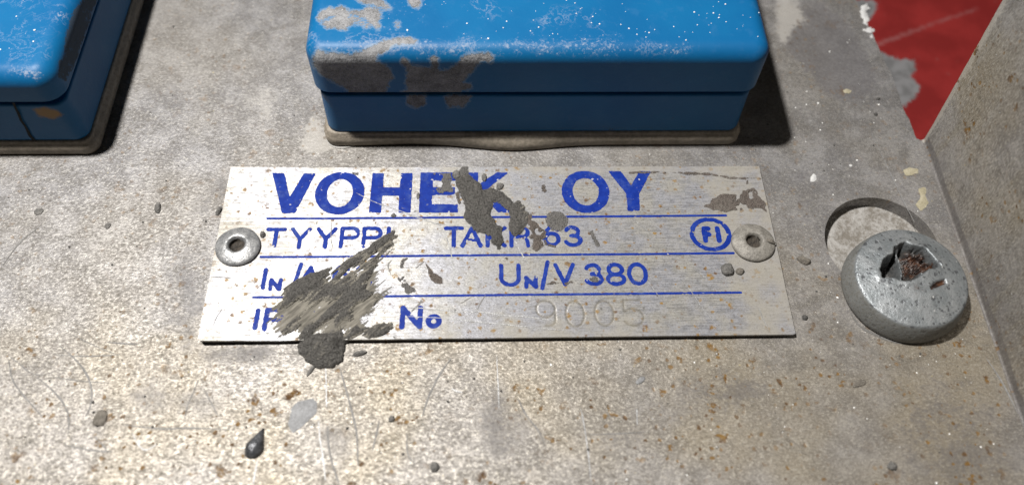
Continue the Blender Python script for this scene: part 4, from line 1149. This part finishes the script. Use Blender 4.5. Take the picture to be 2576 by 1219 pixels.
# ------------------------------------------------------------------ scratches
def scratch(pts, w, mat, on=None, z=ZP, seed=0):
    P = [np.array(inv(u, v, z)) for u, v in pts]
    Q = []
    for i in range(len(P) - 1):                                  # smooth the drawn line
        p0, p1, p2, p3 = P[max(0, i - 1)], P[i], P[i + 1], P[min(len(P) - 1, i + 2)]
        for k in range(8):
            t = k / 8
            Q.append(.5 * ((2 * p1) + (p2 - p0) * t + (2 * p0 - 5 * p1 + 4 * p2 - p3) * t * t + (3 * p1 - p0 - 3 * p2 + p3) * t ** 3))
    Q.append(P[-1]); Q = np.array(Q)
    n = len(Q)
    V, Fc = [], []
    for i in range(n):
        d = Q[min(n - 1, i + 1)] - Q[max(0, i - 1)]; d = d / (np.linalg.norm(d) + 1e-9)
        nx, ny = -d[1], d[0]
        t = i / (n - 1)
        ww = w * (.25 + .75 * math.sin(math.pi * min(1, max(0, t))) ** .5) * (.35 + 1.1 * fbm(np.array([i * .55]), np.array([seed + .5]), seed, 2)[0])
        jx = .006 * (fbm(np.array([i * .9]), np.array([seed * 1.0]), 5)[0] - .5)
        x, y = Q[i][0] + jx, Q[i][1] + jx
        zz = float((plate_z if z == 0 else panel_z)(np.array([x]), np.array([y]))[0]) + .0045
        V += [(x + nx * ww / 2, y + ny * ww / 2, zz), (x - nx * ww / 2, y - ny * ww / 2, zz)]
        if i: a = 2 * (i - 1); Fc.append([a, a + 1, a + 3, a + 2])
    o = mesh_obj('scratch', V, Fc, mat, on)
    if on is np_root: npfix(o)
    return o
def ZG(p): return zoomed(0, 830.6, .3224, p)                      # lower left
def ZH(p): return zoomed(766.7, 894.5, .3472, p)                  # lower middle
for i, (pts, w) in enumerate([
    (ZG([(465, 120), (560, 200), (650, 300), (700, 400), (717, 500), (700, 600), (668, 670)]), .032),
    (ZG([(290, 365), (380, 440), (460, 520), (515, 610), (535, 700), (533, 820)]), .030),
    (ZG([(425, 190), (650, 200), (800, 197), (940, 188)]), .020),
    (ZG([(560, 30), (720, 110), (900, 185)]), .018),
    (ZG([(1550, 380), (1500, 500), (1465, 580), (1440, 690)]), .022),
    (ZG([(730, 820), (790, 880), (840, 945)]), .022),
    (ZG([(835, 90), (940, 100), (1090, 108)]), .028),
    (ZG([(60, 190), (150, 260), (240, 330), (330, 350)]), .02),
    (ZG([(960, 735), (1250, 765), (1500, 760), (1800, 775)]), .024),
    (ZG([(500, 890), (640, 920), (780, 940), (880, 945)]), .03),
    (ZG([(1590, 450), (1640, 550), (1700, 660)]), .02),
    (ZG([(420, 360), (600, 390), (850, 410)]), .018),
    (ZH([(250, 80), (300, 250), (340, 400), (375, 560), (385, 800)]), .034),
    (ZH([(165, 510), (170, 620), (195, 760), (250, 930)]), .036),
    (ZH([(1060, 20), (980, 130), (900, 290), (850, 440)]), .034),
    (ZH([(540, 470), (520, 560), (490, 690)]), .028),
    (ZH([(740, 560), (745, 700), (790, 780)]), .026),
    (ZH([(1540, 300), (1600, 420), (1690, 540), (1740, 640)]), .028),
    (ZH([(2060, 570), (2200, 565), (2500, 550)]), .016),
    (ZS([(400, 940), (470, 1030), (600, 1100), (720, 1135), (850, 1140)]), .05), ([(6, 668), (50, 610), (100, 570)], .03), ([(22, 905), (30, 950), (52, 985), (105, 1045)], .03)]):
    scratch(pts, w * .8, M_SCR_D, plate, seed=i + 1)
for i, (pts, w) in enumerate([
    (ZH([(150, 50), (155, 220), (158, 370)]), .02), (ZH([(100, 470), (110, 600), (130, 720), (150, 900)]), .024),
    (ZH([(2000, 380), (2030, 540), (2055, 720), (2075, 920)]), .022), (ZH([(1065, 235), (1100, 255), (1140, 262)]), .022),
    (ZH([(2405, 380), (2408, 500)]), .02), (ZH([(1390, 0), (1400, 200), (1408, 380)]), .016),
    (ZG([(2010, 1010), (1990, 1110), (1975, 1200)]), .028), (ZG([(1035, 800), (1080, 890), (1140, 930), (1220, 890)]), .02),
    ([(2190, 330), (2260, 480), (2300, 560)], .014), ([(2480, 900), (2520, 960), (2560, 1040)], .02)]):
    scratch(pts, w, M_SCR_L, plate, seed=i + 40)
for i, (pts, w) in enumerate([
    (Z1([(1700, 420), (1900, 520), (2150, 605), (2480, 720)]), .014), (Z2([(0, 640), (200, 710), (400, 755), (680, 775)]), .014),
    (Z2([(1305, 200), (1295, 380), (1275, 550)]), .018), (Z2([(1120, 890), (1160, 980), (1210, 1070), (1270, 1160)]), .02),
    (Z2([(400, 810), (430, 920), (470, 1080), (490, 1210)]), .016), (Z5([(540, 60), (565, 160), (575, 250), (540, 320)]), .018),
    (Z5([(0, 640), (300, 655), (600, 690), (900, 695), (1180, 735), (1430, 750), (1780, 795)]), .018),
    (Z5([(0, 745), (420, 765), (620, 785), (850, 810), (1200, 845), (1540, 880), (1900, 915)]), .014),
    (Z3([(490, 690), (600, 770), (700, 845)]), .012),
    (zoomed(1469.5, 638.9, .2232, [(1090, 270), (1190, 400), (1330, 600), (1450, 750), (1560, 870)]), .013),
    (zoomed(1469.5, 638.9, .2232, [(1220, 150), (1310, 220), (1400, 295)]), .015),
    (zoomed(1469.5, 638.9, .2232, [(720, 310), (780, 390), (850, 485)]), .013),
    (zoomed(1469.5, 638.9, .2232, [(1960, 590), (2020, 730), (2080, 870)]), .012)]):
    scratch(pts, w, M_SCR_L, np_root, 0, seed=i + 60)
for i, (pts, w) in enumerate([
    (Z5([(200, 560), (120, 630), (60, 690)]), .02), (Z5([(220, 85), (160, 130), (110, 170)]), .02), (Z5([(770, 520), (710, 555), (660, 590)]), .016),
    (Z5([(950, 490), (900, 570), (850, 660)]), .014), (Z4([(1990, 60), (1950, 110), (1975, 200)]), .02), (Z4([(1930, 250), (1830, 330), (1730, 390)]), .022),
    (Z4([(1990, 320), (1900, 390), (1830, 470)]), .026), (Z4([(2290, 450), (2260, 500), (2230, 540)]), .02), (Z1([(1445, 720), (1440, 900), (1460, 1000)]), .014),
    (Z4([(300, 545), (240, 640), (200, 740)]), .014), (Z4([(180, 240), (280, 235), (380, 250)]), .012),
    (zoomed(1469.5, 638.9, .2232, [(925, 605), (1050, 602), (1200, 608)]), .012)]):
    scratch(pts, w, M_SCR_D, np_root, 0, seed=i + 90)
